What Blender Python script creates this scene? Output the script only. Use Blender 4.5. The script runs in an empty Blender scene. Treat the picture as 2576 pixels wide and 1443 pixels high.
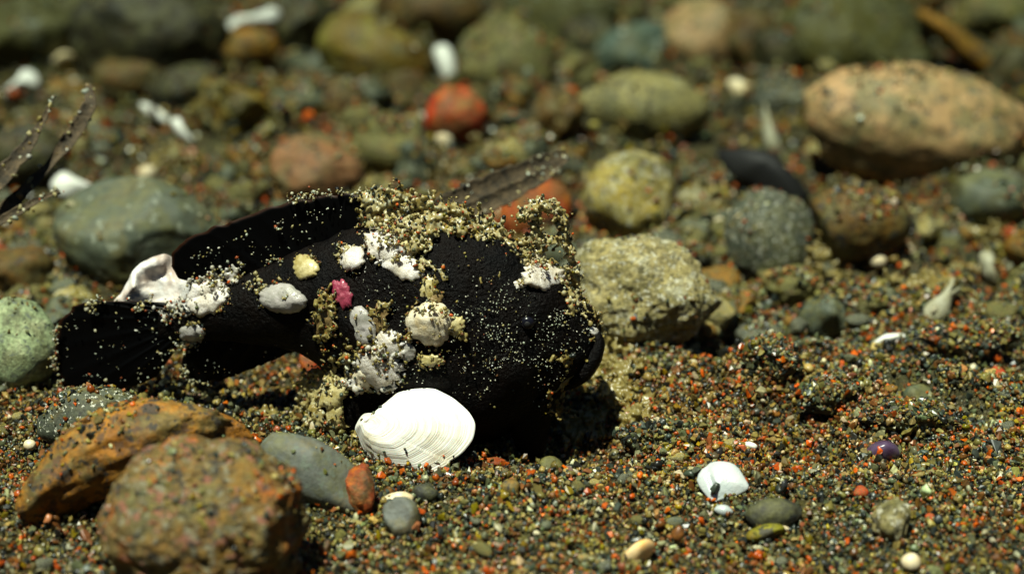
import bpy, bmesh, math, random
import numpy as np
from mathutils import Vector, Matrix

# ------------------------------------------------------------------ camera, sky, sun, exposure
SC = bpy.context.scene
SC.unit_settings.scale_length = 0.01            # one unit is one centimetre
PITCH = math.radians(20.0)
CAM = np.array([0.0, -12.67, 6.11])
FOCUS, FRAME_W = 14.0, 8.0
VW, VH = 2575.0, 1443.0

cam_data = bpy.data.cameras.new('camera')
cam = bpy.data.objects.new('camera', cam_data)
SC.collection.objects.link(cam)
cam.location = CAM
cam.rotation_euler = (math.pi / 2 - PITCH, 0, 0)
cam_data.sensor_width = 36
cam_data.lens = 36 * FOCUS / FRAME_W
cam_data.clip_start, cam_data.clip_end = 0.1, 2000
cam_data.dof.use_dof = True
cam_data.dof.focus_distance = 14.05
cam_data.dof.aperture_fstop = cam_data.lens * 1e-3 / 0.235
SC.camera = cam

SUN_EL, SUN_AZ = math.radians(70), math.radians(-145)   # azimuth clockwise from +Y (behind the camera, to its left)
world = bpy.data.worlds.new('World'); SC.world = world
world.use_nodes = True
wn = world.node_tree.nodes; wl = world.node_tree.links
wn.clear()
sky = wn.new('ShaderNodeTexSky'); sky.sky_type = 'NISHITA'; sky.sun_disc = False
sky.air_density = 0.4; sky.dust_density = 0.1; sky.sun_elevation = SUN_EL; sky.sun_rotation = SUN_AZ
bg = wn.new('ShaderNodeBackground'); bg.inputs['Strength'].default_value = 0.05
wo = wn.new('ShaderNodeOutputWorld')
wl.new(sky.outputs[0], bg.inputs[0]); wl.new(bg.outputs[0], wo.inputs[0])

sun_d = bpy.data.lights.new('sun', 'SUN'); sun_d.energy = 5.0; sun_d.angle = math.radians(0.6)
sun_d.color = (1.0, 0.93, 0.80)
sun = bpy.data.objects.new('sun', sun_d); SC.collection.objects.link(sun)
sdir = Vector((math.sin(SUN_AZ) * math.cos(SUN_EL), math.cos(SUN_AZ) * math.cos(SUN_EL), math.sin(SUN_EL)))
sun.rotation_euler = sdir.to_track_quat('Z', 'Y').to_euler()
sun.location = sdir * 60

SC.view_settings.view_transform = 'Standard'; SC.view_settings.look = 'None'
SC.view_settings.gamma = 1.0; SC.view_settings.use_curve_mapping = False
SC.view_settings.exposure = 1.95
SC.render.engine = 'CYCLES'
SC.cycles.use_denoising = True
SC.cycles.max_bounces = 5; SC.cycles.diffuse_bounces = 3; SC.cycles.glossy_bounces = 2
SC.cycles.transmission_bounces = 2; SC.cycles.caustics_reflective = False; SC.cycles.caustics_refractive = False

rng = np.random.default_rng(7)
COL = SC.collection

# ------------------------------------------------------------------ maths helpers
RIGHT = np.array([1.0, 0, 0]); FWD = np.array([0, math.cos(PITCH), -math.sin(PITCH)])
UP = np.array([0, math.sin(PITCH), math.cos(PITCH)])
K = FRAME_W / FOCUS / VW

def ray(px, py):
    px = np.asarray(px, float); py = np.asarray(py, float)
    return FWD + ((px - VW / 2) * K)[..., None] * RIGHT - ((py - VH / 2) * K)[..., None] * UP

def at_depth(px, py, d): return CAM + np.asarray(d)[..., None] * ray(px, py)

def proj(P):
    q = np.asarray(P) - CAM
    d = q @ FWD
    return VW / 2 + (q @ RIGHT) / d / K, VH / 2 - (q @ UP) / d / K, d

def _hash(ix, iy, iz, seed):
    h = (ix.astype(np.uint64) * np.uint64(73856093)) ^ (iy.astype(np.uint64) * np.uint64(19349663)) ^ (iz.astype(np.uint64) * np.uint64(83492791)) ^ np.uint64(seed * 2654435761 % (1 << 32))
    h &= np.uint64(0xFFFFFFFF)
    h = ((h ^ (h >> np.uint64(16))) * np.uint64(0x45d9f3b)) & np.uint64(0xFFFFFFFF)
    h = ((h ^ (h >> np.uint64(16))) * np.uint64(0x45d9f3b)) & np.uint64(0xFFFFFFFF)
    return (h ^ (h >> np.uint64(16))).astype(float) / 4294967295.0

def vnoise(P, seed=0):
    P = np.asarray(P, float) + 1000.0
    i = np.floor(P).astype(np.int64); f = P - i
    f = f * f * f * (f * (f * 6 - 15) + 10)
    out = 0
    for dx in (0, 1):
        for dy in (0, 1):
            for dz in (0, 1):
                w = (f[..., 0] if dx else 1 - f[..., 0]) * (f[..., 1] if dy else 1 - f[..., 1]) * (f[..., 2] if dz else 1 - f[..., 2])
                out = out + w * _hash(i[..., 0] + dx, i[..., 1] + dy, i[..., 2] + dz, seed)
    return out * 2 - 1

def n2(x, y, s, seed): return vnoise(np.stack([x / s, y / s, np.zeros_like(x) + seed * 3.7], -1), seed)

# ------------------------------------------------------------------ terrain
SKIRT = []; SK = [None]
BUMPS = []                                       # (x, y, sx, sy, height)
def gpt(px, py):                                  # pixel to flat ground
    r = ray(px, py); d = -CAM[2] / r[..., 2]; return CAM + d * r
for (px, py, sx, sy, h) in [
    (2260, 1010, 1.25, 0.45, 0.20), (1950, 930, 0.35, 0.25, 0.16), (2500, 1080, 0.9, 0.4, 0.14), (1650, 1010, 0.35, 0.3, 0.17),
    (1420, 1100, 0.70, 0.45, -0.32), (2070, 1040, 0.22, 0.18, -0.12), (2130, 1120, 0.20, 0.15, -0.10), (1620, 1250, 0.7, 0.35, 0.07),
    (2350, 1300, 0.9, 0.4, 0.10), (1250, 1330, 0.6, 0.3, 0.06), (700, 980, 0.5, 0.4, -0.10), (2450, 800, 0.9, 0.5, 0.18),
    (2000, 760, 0.8, 0.7, 0.10), (1100, 400, 1.3, 1.0, 0.30), (600, 430, 1.0, 1.0, 0.15), (2300, 480, 1.5, 1.0, 0.12)]:
    g = gpt(px, py); BUMPS.append((g[0], g[1], sx, sy, h))

def T(x, y):
    x = np.asarray(x, float); y = np.asarray(y, float)
    z = 0.10 * n2(x, y, 1.7, 1) + 0.055 * n2(x, y, 0.62, 2) + 0.030 * n2(x, y, 0.27, 3) + 0.25 * n2(x, y, 6.0, 4) * np.clip((y - 5) / 6, 0, 1)
    cr = np.clip((x - 0.9) / 0.8, 0, 1) * np.clip((y + 0.5) / 0.8, 0, 1)
    c1 = n2(x, y, 0.36, 5); z = z + cr * (0.085 * c1 - 0.24 * np.clip((n2(x, y, 0.42, 6) - 0.28) / 0.30, 0, 1))
    bk = np.clip((y - 2.2) / 2.0, 0, 1); z = z + bk * (0.22 * n2(x, y, 0.85, 7) + 0.12 * n2(x, y, 0.4, 8))
    z = z * np.clip(np.hypot(x + 0.77, y) / 0.6, 0.3, 1)
    if SK[0] is not None:
        sh = np.shape(z); xf, yf = np.broadcast_to(x, sh).ravel(), np.broadcast_to(y, sh).ravel(); q = np.zeros(xf.shape)
        nz = 0.75 + 0.6 * n2(x, y, 0.5, 9)
        for fx, fy, rx, ry, h, wd in SK[0]:
            m_ = np.nonzero((np.abs(xf - fx) < rx + 3 * wd) & (np.abs(yf - fy) < ry + 3 * wd))[0]
            if not len(m_): continue
            e = np.sqrt(((xf[m_] - fx) / (rx + 1e-6)) ** 2 + ((yf[m_] - fy) / (ry + 1e-6)) ** 2); dd = np.clip((e - 0.85) * min(rx, ry), 0, None)
            q[m_] = np.maximum(q[m_], h * np.exp(-(dd / wd) ** 2))
        q = q.reshape(sh)
        z = z + q * nz
    for bx, by, sx, sy, h in BUMPS:
        z = z + h * np.exp(-0.5 * (((x - bx) / sx) ** 2 + ((y - by) / sy) ** 2))
    return z

def ground(px, py):
    r = ray(px, py); d = 8.0; step = 0.25
    for _ in range(4):
        while d < 60:
            P = CAM + d * r
            if P[2] < T(P[0], P[1]): break
            d += step
        d -= step; step /= 6
    return CAM + d * r

# ------------------------------------------------------------------ object helpers
def link_mesh(name, verts, faces, mat, smooth=True, parent=None, origin=None, attrs=None):
    verts = np.asarray(verts, float)
    if origin is None:
        origin = np.array([verts[:, 0].mean(), verts[:, 1].mean(), verts[:, 2].min()]) if parent is None else np.zeros(3)
    me = bpy.data.meshes.new(name)
    me.from_pydata((verts - origin).tolist(), [], faces if isinstance(faces, list) else faces.tolist())
    if attrs:
        for an, av in attrs.items():
            if av.ndim == 2:
                a = me.attributes.new(an, 'FLOAT_COLOR', 'POINT'); a.data.foreach_set('color', av.astype(np.float32).ravel())
            else:
                a = me.attributes.new(an, 'FLOAT', 'POINT'); a.data.foreach_set('value', av.astype(np.float32).ravel())
    if smooth: me.polygons.foreach_set('use_smooth', [True] * len(me.polygons))
    me.materials.append(mat)
    o = bpy.data.objects.new(name, me); COL.objects.link(o)
    o.location = origin
    if parent is not None:
        o.parent = parent
        o.matrix_parent_inverse = Matrix.Translation(-Vector(parent.location))
    return o

def tag(o, label, cat, group=None, kind=None):
    o['label'] = label; o['category'] = cat
    if group: o['group'] = group
    if kind: o['kind'] = kind
    return o

_ico = {}
def ico(sub):
    if sub not in _ico:
        bm = bmesh.new(); bmesh.ops.create_icosphere(bm, subdivisions=sub, radius=1)
        v = np.array([p.co[:] for p in bm.verts]); f = np.array([[q.index for q in p.verts] for p in bm.faces]); bm.free()
        _ico[sub] = (v / np.linalg.norm(v, axis=1)[:, None], f)
    return _ico[sub]

def rock_shape(sub, seed, rough=0.12, cuts=3, square=0.0, fine=1.0):
    v, f = ico(sub); r = random.Random(seed)
    p = v.copy()
    if square:
        e = 1 - square; p = np.sign(p) * np.abs(p) ** e; p /= np.abs(p).max()
    for _ in range(cuts):
        n = np.array([r.gauss(0, 1), r.gauss(0, 1), r.gauss(0, 1)]); n /= np.linalg.norm(n)
        d = r.uniform(0.62, 0.85); k = p @ n - d
        p = p - np.where(k > 0, k * 0.85, 0)[:, None] * n
    off = r.uniform(0, 90)
    disp = rough * (vnoise(v * 1.5 + off, 11) + 0.45 * vnoise(v * 3.3 + off, 12) + 0.24 * fine * vnoise(v * 7.5 + off, 13) + 0.15 * fine * vnoise(v * 17 + off, 14) + 0.09 * fine * vnoise(v * 36 + off, 15))
    return p * (1 + disp)[:, None], f

# ------------------------------------------------------------------ materials
class NT:
    def __init__(s, name):
        s.m = bpy.data.materials.new(name); s.m.use_nodes = True
        s.t = s.m.node_tree; s.t.nodes.clear()
    def n(s, typ, **kw):
        nd = s.t.nodes.new(typ)
        for k, v in kw.items():
            if k in nd.inputs: nd.inputs[k].default_value = v
            else: setattr(nd, k, v)
        return nd
    def l(s, a, b): s.t.links.new(a, b)
    def noise(s, vec, scale, detail=3, rough=0.55):
        nd = s.n('ShaderNodeTexNoise'); nd.inputs['Scale'].default_value = scale
        nd.inputs['Detail'].default_value = detail; nd.inputs['Roughness'].default_value = rough
        s.l(vec, nd.inputs['Vector']); return nd.outputs['Fac']
    def ramp(s, fac, a, b):
        nd = s.n('ShaderNodeMapRange'); nd.inputs['From Min'].default_value = a; nd.inputs['From Max'].default_value = b
        s.l(fac, nd.inputs['Value']); return nd.outputs[0]
    def mix(s, fac, a, b, blend='MIX'):
        nd = s.n('ShaderNodeMix'); nd.data_type = 'RGBA'; nd.blend_type = blend
        if isinstance(fac, (int, float)): nd.inputs[0].default_value = fac
        else: s.l(fac, nd.inputs[0])
        for sock, v in ((nd.inputs[6], a), (nd.inputs[7], b)):
            if isinstance(v, tuple): sock.default_value = (*v, 1)
            else: s.l(v, sock)
        return nd.outputs[2]
    def coord(s, seed=0.0):
        tc = s.n('ShaderNodeTexCoord'); mp = s.n('ShaderNodeMapping'); mp.inputs['Location'].default_value = (seed, seed * 1.7, -seed)
        s.l(tc.outputs['Object'], mp.inputs['Vector']); return mp.outputs[0]
    def out(s, bsdf):
        o = s.n('ShaderNodeOutputMaterial'); s.l(bsdf, o.inputs['Surface']); return s.m

_mseed = [0]
def stone_mat(name, a, b, c, scale=1.6, speck=None, spk=(0.62, 0.66), sps=16, bump=0.35, rough=0.62, dark=(0.35, 1.25), film=None):
    t = NT(name); _mseed[0] += 1
    def vivid(c, k=1.7, g=0.95):
        l = 0.3 * c[0] + 0.6 * c[1] + 0.1 * c[2]; return tuple(max(0.004, (l + (x - l) * k) * g) for x in c)
    a, b, c = vivid(a), vivid(b), vivid(c)
    v = t.coord(_mseed[0] * 3.1)
    col = t.mix(t.ramp(t.noise(v, scale, 4), 0.36, 0.64), a, b)
    col = t.mix(t.ramp(t.noise(v, scale * 2.6, 5, 0.65), 0.52, 0.66), col, c)
    if film is None:                              # silt and a thin algal film in patches
        sl = t.n('ShaderNodeMath', operation='MULTIPLY'); t.l(t.ramp(t.noise(v, 2.3, 6, 0.74), 0.47, 0.60), sl.inputs[0]); sl.inputs[1].default_value = 0.72
        col = t.mix(sl.outputs[0], col, (.105, .103, .034))
        s2 = t.n('ShaderNodeMath', operation='MULTIPLY'); t.l(t.ramp(t.noise(v, 5.1, 6, 0.78), 0.53, 0.63), s2.inputs[0]); s2.inputs[1].default_value = 0.62
        col = t.mix(s2.outputs[0], col, (.045, .040, .022))
    fine = t.noise(v, scale * 11, 5, 0.7)
    mr = t.n('ShaderNodeMapRange'); mr.inputs['From Min'].default_value = 0.3; mr.inputs['From Max'].default_value = 0.7
    mr.inputs['To Min'].default_value = dark[0]; mr.inputs['To Max'].default_value = dark[1]; t.l(fine, mr.inputs['Value'])
    cc = t.n('ShaderNodeCombineColor')
    for i in range(3): t.l(mr.outputs[0], cc.inputs[i])
    col = t.mix(1.0, col, cc.outputs[0], 'MULTIPLY')
    hts = fine
    if speck:
        for i, sc_ in enumerate(speck):
            mp = t.n('ShaderNodeMapping'); mp.inputs['Location'].default_value = (i * 5.3, i * 2.1, 0); t.l(v, mp.inputs['Vector'])
            th = 0.47 + 0.17 * spk[0]
            m1 = t.ramp(t.noise(mp.outputs[0], sps * 1.5 * (1 + .3 * i), 3, 0.7), th, th + 0.035)
            ml = t.n('ShaderNodeMath', operation='MULTIPLY'); t.l(m1, ml.inputs[0]); ml.inputs[1].default_value = 0.85
            col = t.mix(ml.outputs[0], col, sc_)
    bs = t.n('ShaderNodeBsdfPrincipled'); t.l(col, bs.inputs['Base Color'])
    bs.inputs['Roughness'].default_value = rough; bs.inputs['Specular IOR Level'].default_value = 0.35
    bm1 = t.n('ShaderNodeBump'); bm1.inputs['Strength'].default_value = bump; bm1.inputs['Distance'].default_value = 0.06
    t.l(hts, bm1.inputs['Height']); t.l(bm1.outputs[0], bs.inputs['Normal'])
    return t.out(bs.outputs[0])

def grain_mat(name, source, rough=0.38, trans=0.2):
    t = NT(name)
    at = t.n('ShaderNodeAttribute'); at.attribute_type = source; at.attribute_name = 'gcol'
    v = t.coord(2.0)
    nz = t.noise(v, 2.4 if source == 'INSTANCER' else 26, 3)
    mr = t.n('ShaderNodeMapRange'); mr.inputs['From Min'].default_value = 0.3; mr.inputs['From Max'].default_value = 0.7
    mr.inputs['To Min'].default_value = 0.6; mr.inputs['To Max'].default_value = 1.3; t.l(nz, mr.inputs['Value'])
    cc = t.n('ShaderNodeCombineColor')
    for i in range(3): t.l(mr.outputs[0], cc.inputs[i])
    col = t.mix(1.0, at.outputs['Color'], cc.outputs[0], 'MULTIPLY')
    bs = t.n('ShaderNodeBsdfPrincipled'); t.l(col, bs.inputs['Base Color'])
    bs.inputs['Roughness'].default_value = rough; bs.inputs['Specular IOR Level'].default_value = 0.55
    tr = t.n('ShaderNodeBsdfTranslucent'); t.l(col, tr.inputs[0])
    mx = t.n('ShaderNodeMixShader'); mx.inputs[0].default_value = trans
    t.l(bs.outputs[0], mx.inputs[1]); t.l(tr.outputs[0], mx.inputs[2])
    return t.out(mx.outputs[0])

def simple_mat(name, a, b, scale=4, rough=0.5, bump=0.2, spec=0.4, sss=0.0, bscale=None, coat=0.0):
    if sss > 0.1: coat = 0.35; bump = bump * 0.6
    t = NT(name); _mseed[0] += 1; v = t.coord(_mseed[0] * 2.3)
    col = t.mix(t.ramp(t.noise(v, scale, 4, 0.6), 0.35, 0.65), a, b)
    bs = t.n('ShaderNodeBsdfPrincipled'); t.l(col, bs.inputs['Base Color'])
    bs.inputs['Roughness'].default_value = rough; bs.inputs['Specular IOR Level'].default_value = spec
    bs.inputs['Coat Weight'].default_value = coat; bs.inputs['Coat Roughness'].default_value = 0.12
    if sss:
        bs.inputs['Subsurface Weight'].default_value = sss; bs.inputs['Subsurface Scale'].default_value = 0.06
        bs.inputs['Subsurface Radius'].default_value = (1, 0.9, 0.8)
    bm1 = t.n('ShaderNodeBump'); bm1.inputs['Strength'].default_value = bump; bm1.inputs['Distance'].default_value = 0.03
    t.l(t.noise(v, bscale or scale * 6, 4, 0.65), bm1.inputs['Height']); t.l(bm1.outputs[0], bs.inputs['Normal'])
    return t.out(bs.outputs[0])

PAL = np.array([
    [.20, .175, .075], [.28, .23, .11], [.12, .135, .085], [.018, .022, .021], [.13, .062, .026],
    [.40, .100, .034], [.30, .13, .075], [.44, .44, .34], [.21, .165, .035], [.045, .058, .052]])
PALW = np.array([.22, .11, .13, .18, .16, .075, .035, .036, .04, .11]); PALW /= PALW.sum()
def pick_cols(n, w=PALW):
    c = PAL[rng.choice(len(PAL), n, p=w)] * rng.lognormal(0, 0.30, (n, 1)) * rng.lognormal(0, 0.05, (n, 3))
    c = c * np.array([1.0, 0.98, 0.85]); l_ = c @ np.array([[.3], [.6], [.1]]); c = l_ + (c - l_) * 1.18
    return np.concatenate([np.clip(c, 0.004, 0.85), np.ones((n, 1))], 1)

M_GRAIN = grain_mat('sand_grain_mineral', 'INSTANCER', 0.36, 0.25)
M_BEAD = grain_mat('clinging_grain_mineral', 'GEOMETRY', 0.38, 0.4)
M_BED = stone_mat('fine_sand', (.10, .088, .045), (.055, .055, .035), (.13, .09, .045), 9, ((.02, .02, .018), (.22, .19, .10)), (.5, .5), 22, bump=0.9)

# ------------------------------------------------------------------ grain shapes and clouds
GRAINS = bpy.data.collections.new('grain_shapes')
def chip_shape(seed):
    r = np.random.default_rng(seed); q = r.normal(size=(11, 3)); q /= np.linalg.norm(q, axis=1)[:, None]; q *= r.uniform(0.65, 1.0, (11, 1)) * np.array([1, r.uniform(.6, .95), r.uniform(.4, .8)])
    bm = bmesh.new(); [bm.verts.new(x) for x in q]; bmesh.ops.convex_hull(bm, input=bm.verts)
    for x in [x for x in bm.verts if not x.link_faces]: bm.verts.remove(x)
    bm.verts.index_update(); v = np.array([x.co[:] for x in bm.verts]); f = [[x.index for x in y.verts] for y in bm.faces]; bm.free(); return v, f
for k in range(14):
    if k % 4:
        p, f = chip_shape(500 + k)
    else:
        p, f = rock_shape(2, 500 + k, 0.42, 4); f = f.tolist(); p = p / np.abs(p).max() * np.array([1, 0.75, 0.66])
    me = bpy.data.meshes.new('grain_shape'); me.from_pydata(p.tolist(), [], f)
    me.polygons.foreach_set('use_smooth', [k % 4 == 0] * len(me.polygons)); me.materials.append(M_GRAIN)
    GRAINS.objects.link(bpy.data.objects.new('grain_shape', me))
NG = 14

ng = bpy.data.node_groups.new('scatter_grains', 'GeometryNodeTree')
ng.interface.new_socket('Geometry', in_out='INPUT', socket_type='NodeSocketGeometry')
ng.interface.new_socket('Geometry', in_out='OUTPUT', socket_type='NodeSocketGeometry')
gi = ng.nodes.new('NodeGroupInput'); go = ng.nodes.new('NodeGroupOutput')
ci = ng.nodes.new('GeometryNodeCollectionInfo'); ci.inputs['Collection'].default_value = GRAINS
ci.inputs['Separate Children'].default_value = True; ci.inputs['Reset Children'].default_value = True
ip = ng.nodes.new('GeometryNodeInstanceOnPoints'); ip.inputs['Pick Instance'].default_value = True
def named(nm, ty):
    a = ng.nodes.new('GeometryNodeInputNamedAttribute'); a.data_type = ty; a.inputs['Name'].default_value = nm; return a.outputs[0]
e2r = ng.nodes.new('FunctionNodeEulerToRotation')
for a, b in ((gi.outputs[0], ip.inputs['Points']), (ci.outputs[0], ip.inputs['Instance']), (named('gidx', 'INT'), ip.inputs['Instance Index']),
             (named('grot', 'FLOAT_VECTOR'), e2r.inputs[0]), (e2r.outputs[0], ip.inputs['Rotation']),
             (named('gscl', 'FLOAT_VECTOR'), ip.inputs['Scale']), (ip.outputs[0], go.inputs[0])):
    ng.links.new(a, b)

def cloud(name, P, size, col, parent=None):
    n = len(P)
    me = bpy.data.meshes.new(name); me.from_pydata(P.tolist(), [], [])
    a = me.attributes.new('gcol', 'FLOAT_COLOR', 'POINT'); a.data.foreach_set('color', col.astype(np.float32).ravel())
    a = me.attributes.new('grot', 'FLOAT_VECTOR', 'POINT'); a.data.foreach_set('vector', rng.uniform(0, 6.28, (n, 3)).astype(np.float32).ravel())
    s = size[:, None] * 0.56 * rng.uniform(0.65, 1.35, (n, 3))
    a = me.attributes.new('gscl', 'FLOAT_VECTOR', 'POINT'); a.data.foreach_set('vector', s.astype(np.float32).ravel())
    a = me.attributes.new('gidx', 'INT', 'POINT'); a.data.foreach_set('value', rng.integers(0, NG, n).astype(np.int32))
    o = bpy.data.objects.new(name, me); COL.objects.link(o)
    md = o.modifiers.new('grains', 'NODES'); md.node_group = ng
    if parent: o.parent = parent
    return o

# ------------------------------------------------------------------ stones
LAND = []
SHORT = {41: 'arched ochre rock', 52: 'mottled red-brown rock', 14: 'blue-grey slab', 5: 'brick-red pitted stone', 9: 'dark grey stone under the tail', 10: 'blue-grey pebble', 16: 'grey-green rock', 17: 'mint green stone',
    18: 'buff pebble above the tail', 19: 'brown stone left of the grey-green rock', 21: 'pinkish brown rock', 22: 'orange-red round stone', 23: 'olive yellow rock', 24: 'conical grey-olive rock', 25: 'speckled granite pebble',
    26: 'flat blue-green stone', 27: 'blocky buff stone', 28: 'dark olive boulder', 29: 'pale tan boulder', 30: 'ochre corner rock', 31: 'slanting ochre brown rock', 32: 'upright spotted buff stone', 33: 'cream encrusted rock',
    34: 'dark domed stone', 35: 'brown round stone', 36: 'grey-green stone under the ochre corner rock', 37: 'crusted sand lump', 38: 'salmon-red stone', 39: 'yellow rubble piece', 40: 'stone under the white shard', 61: 'huge dark boulder',
    62: 'hump-backed brown stone', 63: 'brown rock behind the olive yellow rock', 64: 'shadowed dark rock', 65: 'rough brown stone by the buff stone', 66: 'crumbly stone with orange grains', 67: 'gravelly lump by the conical rock',
    68: 'olive brown gravel lump', 69: 'far corner rock', 70: 'grey-brown rock behind the boulders', 74: 'dark oval pebble', 76: 'knobbly buff pebble', 77: 'bluish quartz pebble', 78: 'greenish round pebble'}
FOOT = []         # footprints: x, y, radius
DUST = []         # sand that has settled on stones
def stone(name, label, cx, cy, w, h, ang, mat, cr=0.8, bury=0.16, sub=4, rough=0.12, cuts=3, square=0.0, seed=None, cat='stone', dust=0.5, group=None, smooth=True, arch=0.0, lift=0.0):
    seed = seed if seed is not None else int(cx * 7 + cy)
    p, f = rock_shape(sub, seed, rough, cuts, square)
    p = p - (p.max(0) + p.min(0)) / 2; p = p / ((p.max(0) - p.min(0)) / 2)
    h2 = h * (1 + bury); cy2 = cy + h * bury / 2
    a = math.radians(ang); ca, sa = math.cos(a), math.sin(a)
    # long and short axes so that the rolled outline fills w x h
    if abs(ang) > 3:
        c2, s2 = ca * ca, sa * sa
        det = c2 * c2 - s2 * s2
        A = max((w * w * c2 - h2 * h2 * s2) / det, (0.5 * w) ** 2) ** .5; B = max((h2 * h2 * c2 - w * w * s2) / det, (0.28 * h2) ** 2) ** .5
    else: A, B = w, h2
    u = p[:, 0] * A / 2; vv = p[:, 1] * B / 2; dd = p[:, 2] * cr * (A + B) / 4
    U = (u * ca - vv * sa); W = (u * sa + vv * ca)
    W = W + arch * (1 - (u / (A / 2)) ** 2) * ca; U = U - arch * (1 - (u / (A / 2)) ** 2) * sa
    U = U * (w / (U.max() - U.min())); W = W * (h2 / (W.max() - W.min()))
    U -= (U.max() + U.min()) / 2; W -= (W.max() + W.min()) / 2
    unit = (U[:, None] * RIGHT + W[:, None] * UP + dd[:, None] * FWD) * K
    zmin = unit[:, 2].min(); zh = unit[:, 2].max() - zmin
    r = ray(cx, cy2); lo, hi = 8.0, 60.0
    for _ in range(40):
        d = (lo + hi) / 2; C = CAM + d * r
        gap = C[2] + d * zmin - T(C[0], C[1]) + bury * 0.7 * d * zh - lift
        if gap > 0: lo = d
        else: hi = d
    Vv = C + d * unit; f = f[:, ::-1]
    o = link_mesh(name, Vv, f, mat, smooth)
    tag(o, label, cat, group)
    LAND.append((C[0], C[1], 0.5 * w * K * d, SHORT.get(seed)))
    FOOT.append((C[0], C[1], 0.5 * w * K * d, 0.5 * cr * (w + h) / 2 * K * d))
    if dust > 0:
        e1 = Vv[f[:, 1]] - Vv[f[:, 0]]; e2 = Vv[f[:, 2]] - Vv[f[:, 0]]
        nr = np.cross(e1, e2); ar = np.linalg.norm(nr, axis=1); nr = nr / ar[:, None]
        cen = Vv[f].mean(1)
        wgt = ar * np.clip(nr[:, 2] + (0.5 if dust > 2 else -0.05), 0, 1) * (np.clip(vnoise(cen * 2.2, 31) + 0.35, 0, 1) ** 1.5 if dust < 1.5 else 0.6)
        gs = 0.042 * max(1, d / 15)
        n = int(dust * wgt.sum() / gs ** 2 * 1.3)
        if n and wgt.sum() > 0:
            fi = rng.choice(len(f), n, p=wgt / wgt.sum()); b = rng.dirichlet((1, 1, 1), n)
            q = (Vv[f[fi]] * b[:, :, None]).sum(1)
            s = gs * np.clip(rng.lognormal(-0.1, 0.4, n), 0.35, 2.2)
            DUST.append((q + nr[fi] * s[:, None] * 0.15, s))
    return o

SM = stone_mat
D_ = (.02, .02, .018); O_ = (.40, .10, .03); W_ = (.55, .55, .45); G_ = (.10, .12, .09)
m_amber = SM('ochre_rock', (.30, .17, .05), (.19, .10, .033), (.07, .04, .018), 1.3, (D_, (.07, .035, .015)), (.55, .6), 5, 0.5)
m_redmot = SM('red_brown_rock', (.19, .12, .06), (.12, .095, .055), (.32, .14, .05), 1.3, (D_, (.22, .085, .05), (.17, .16, .10)), (.62, .6), 5, 0.8)
m_slab = SM('blue_grey_rock', (.12, .125, .11), (.085, .09, .085), (.15, .13, .09), 1.2, (G_,), (.7, .75), 9, 0.3, dark=(.7, 1.15))
m_red = SM('brick_red_rock', (.30, .10, .055), (.20, .07, .04), (.36, .16, .09), 2.2, None, bump=0.5)
m_greyd = SM('dark_grey_rock', (.075, .08, .06), (.045, .05, .04), (.12, .11, .07), 2.4, (D_, W_), (.72, .76), 14)
m_teal = SM('grey_green_rock', (.088, .096, .076), (.06, .068, .055), (.12, .112, .072), 0.9, ((.2, .22, .16),), (.82, .86), 4, 0.25, dark=(.7, 1.2))
m_mint = SM('pale_green_rock', (.38, .43, .30), (.30, .345, .245), (.42, .44, .32), 2, (G_,), (.7, .74), 10, 0.5)
m_pinkb = SM('pink_brown_rock', (.22, .135, .09), (.16, .10, .068), (.14, .10, .065), 1.3, (D_,), (.8, .85), 6, 0.4, dark=(.6, 1.2))
m_orange = SM('orange_rock', (.42, .115, .028), (.30, .07, .02), (.36, .16, .05), 1.6, None, bump=0.35, dark=(.6, 1.2))
m_olive = SM('olive_rock', (.15, .115, .028), (.10, .07, .02), (.18, .17, .07), 0.8, (D_,), (.78, .84), 3, 0.4, dark=(.55, 1.2))
m_golive = SM('grey_olive_rock', (.15, .145, .08), (.10, .09, .05), (.20, .17, .09), 1.1, ((.17, .10, .05), (.2, .19, .05)), (.7, .76), 4.5, 0.5)
m_gran = SM('speckled_granite_rock', (.30, .27, .16), (.22, .20, .12), (.34, .33, .24), 1.6, (D_, (.05, .045, .02)), (.60, .66), 6.5, 0.4, dark=(.6, 1.2))
m_tealg = SM('blue_green_rock', (.10, .135, .12), (.08, .095, .075), (.13, .12, .07), 1.0, (W_,), (.9, .93), 4, 0.3)
m_tan = SM('tan_rock', (.39, .285, .195), (.33, .245, .165), (.26, .22, .145), 0.7, (D_, (.10, .11, .07)), (.80, .86), 4.5, 0.35, dark=(.65, 1.2))
m_dolive = SM('dark_olive_rock', (.075, .07, .03), (.045, .045, .025), (.10, .10, .06), 0.8, ((.12, .14, .10),), (.85, .9), 3, 0.5)
m_brown = SM('brown_rock', (.11, .07, .035), (.065, .045, .025), (.15, .10, .05), 1.1, (D_,), (.75, .8), 5, 0.5)
m_ochre = SM('ochre_brown_rock', (.30, .18, .05), (.20, .12, .04), (.15, .11, .05), 1.2, (D_,), (.75, .8), 5, 0.4)
m_spot = SM('spotted_buff_rock', (.38, .31, .15), (.28, .25, .14), (.42, .40, .28), 2.0, (D_, (.16, .10, .04), W_), (.66, .72), 8, 0.5, dark=(.55, 1.2))
m_cream = SM('cream_encrusted_rock', (.46, .41, .27), (.30, .265, .16), (.56, .54, .43), 2.2, ((.10, .09, .04), (.6, .58, .45)), (.62, .70), 9, 0.9, dark=(.45, 1.3))
m_dark = SM('near_black_rock', (.022, .024, .022), (.035, .034, .028), (.015, .015, .014), 2.0, None, bump=0.3)
m_shade = SM('shade_dark_rock', (.030, .026, .014), (.018, .018, .012), (.05, .04, .02), 0.9, None, bump=0.5)  # near-black because the shade on the far rocks is put into the colour
m_bead = simple_mat('cream_shell', (.50, .38, .20), (.66, .58, .40), 9, 0.35, 0.2)

def S(*a, **k): return stone(*a, **k)
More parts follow.
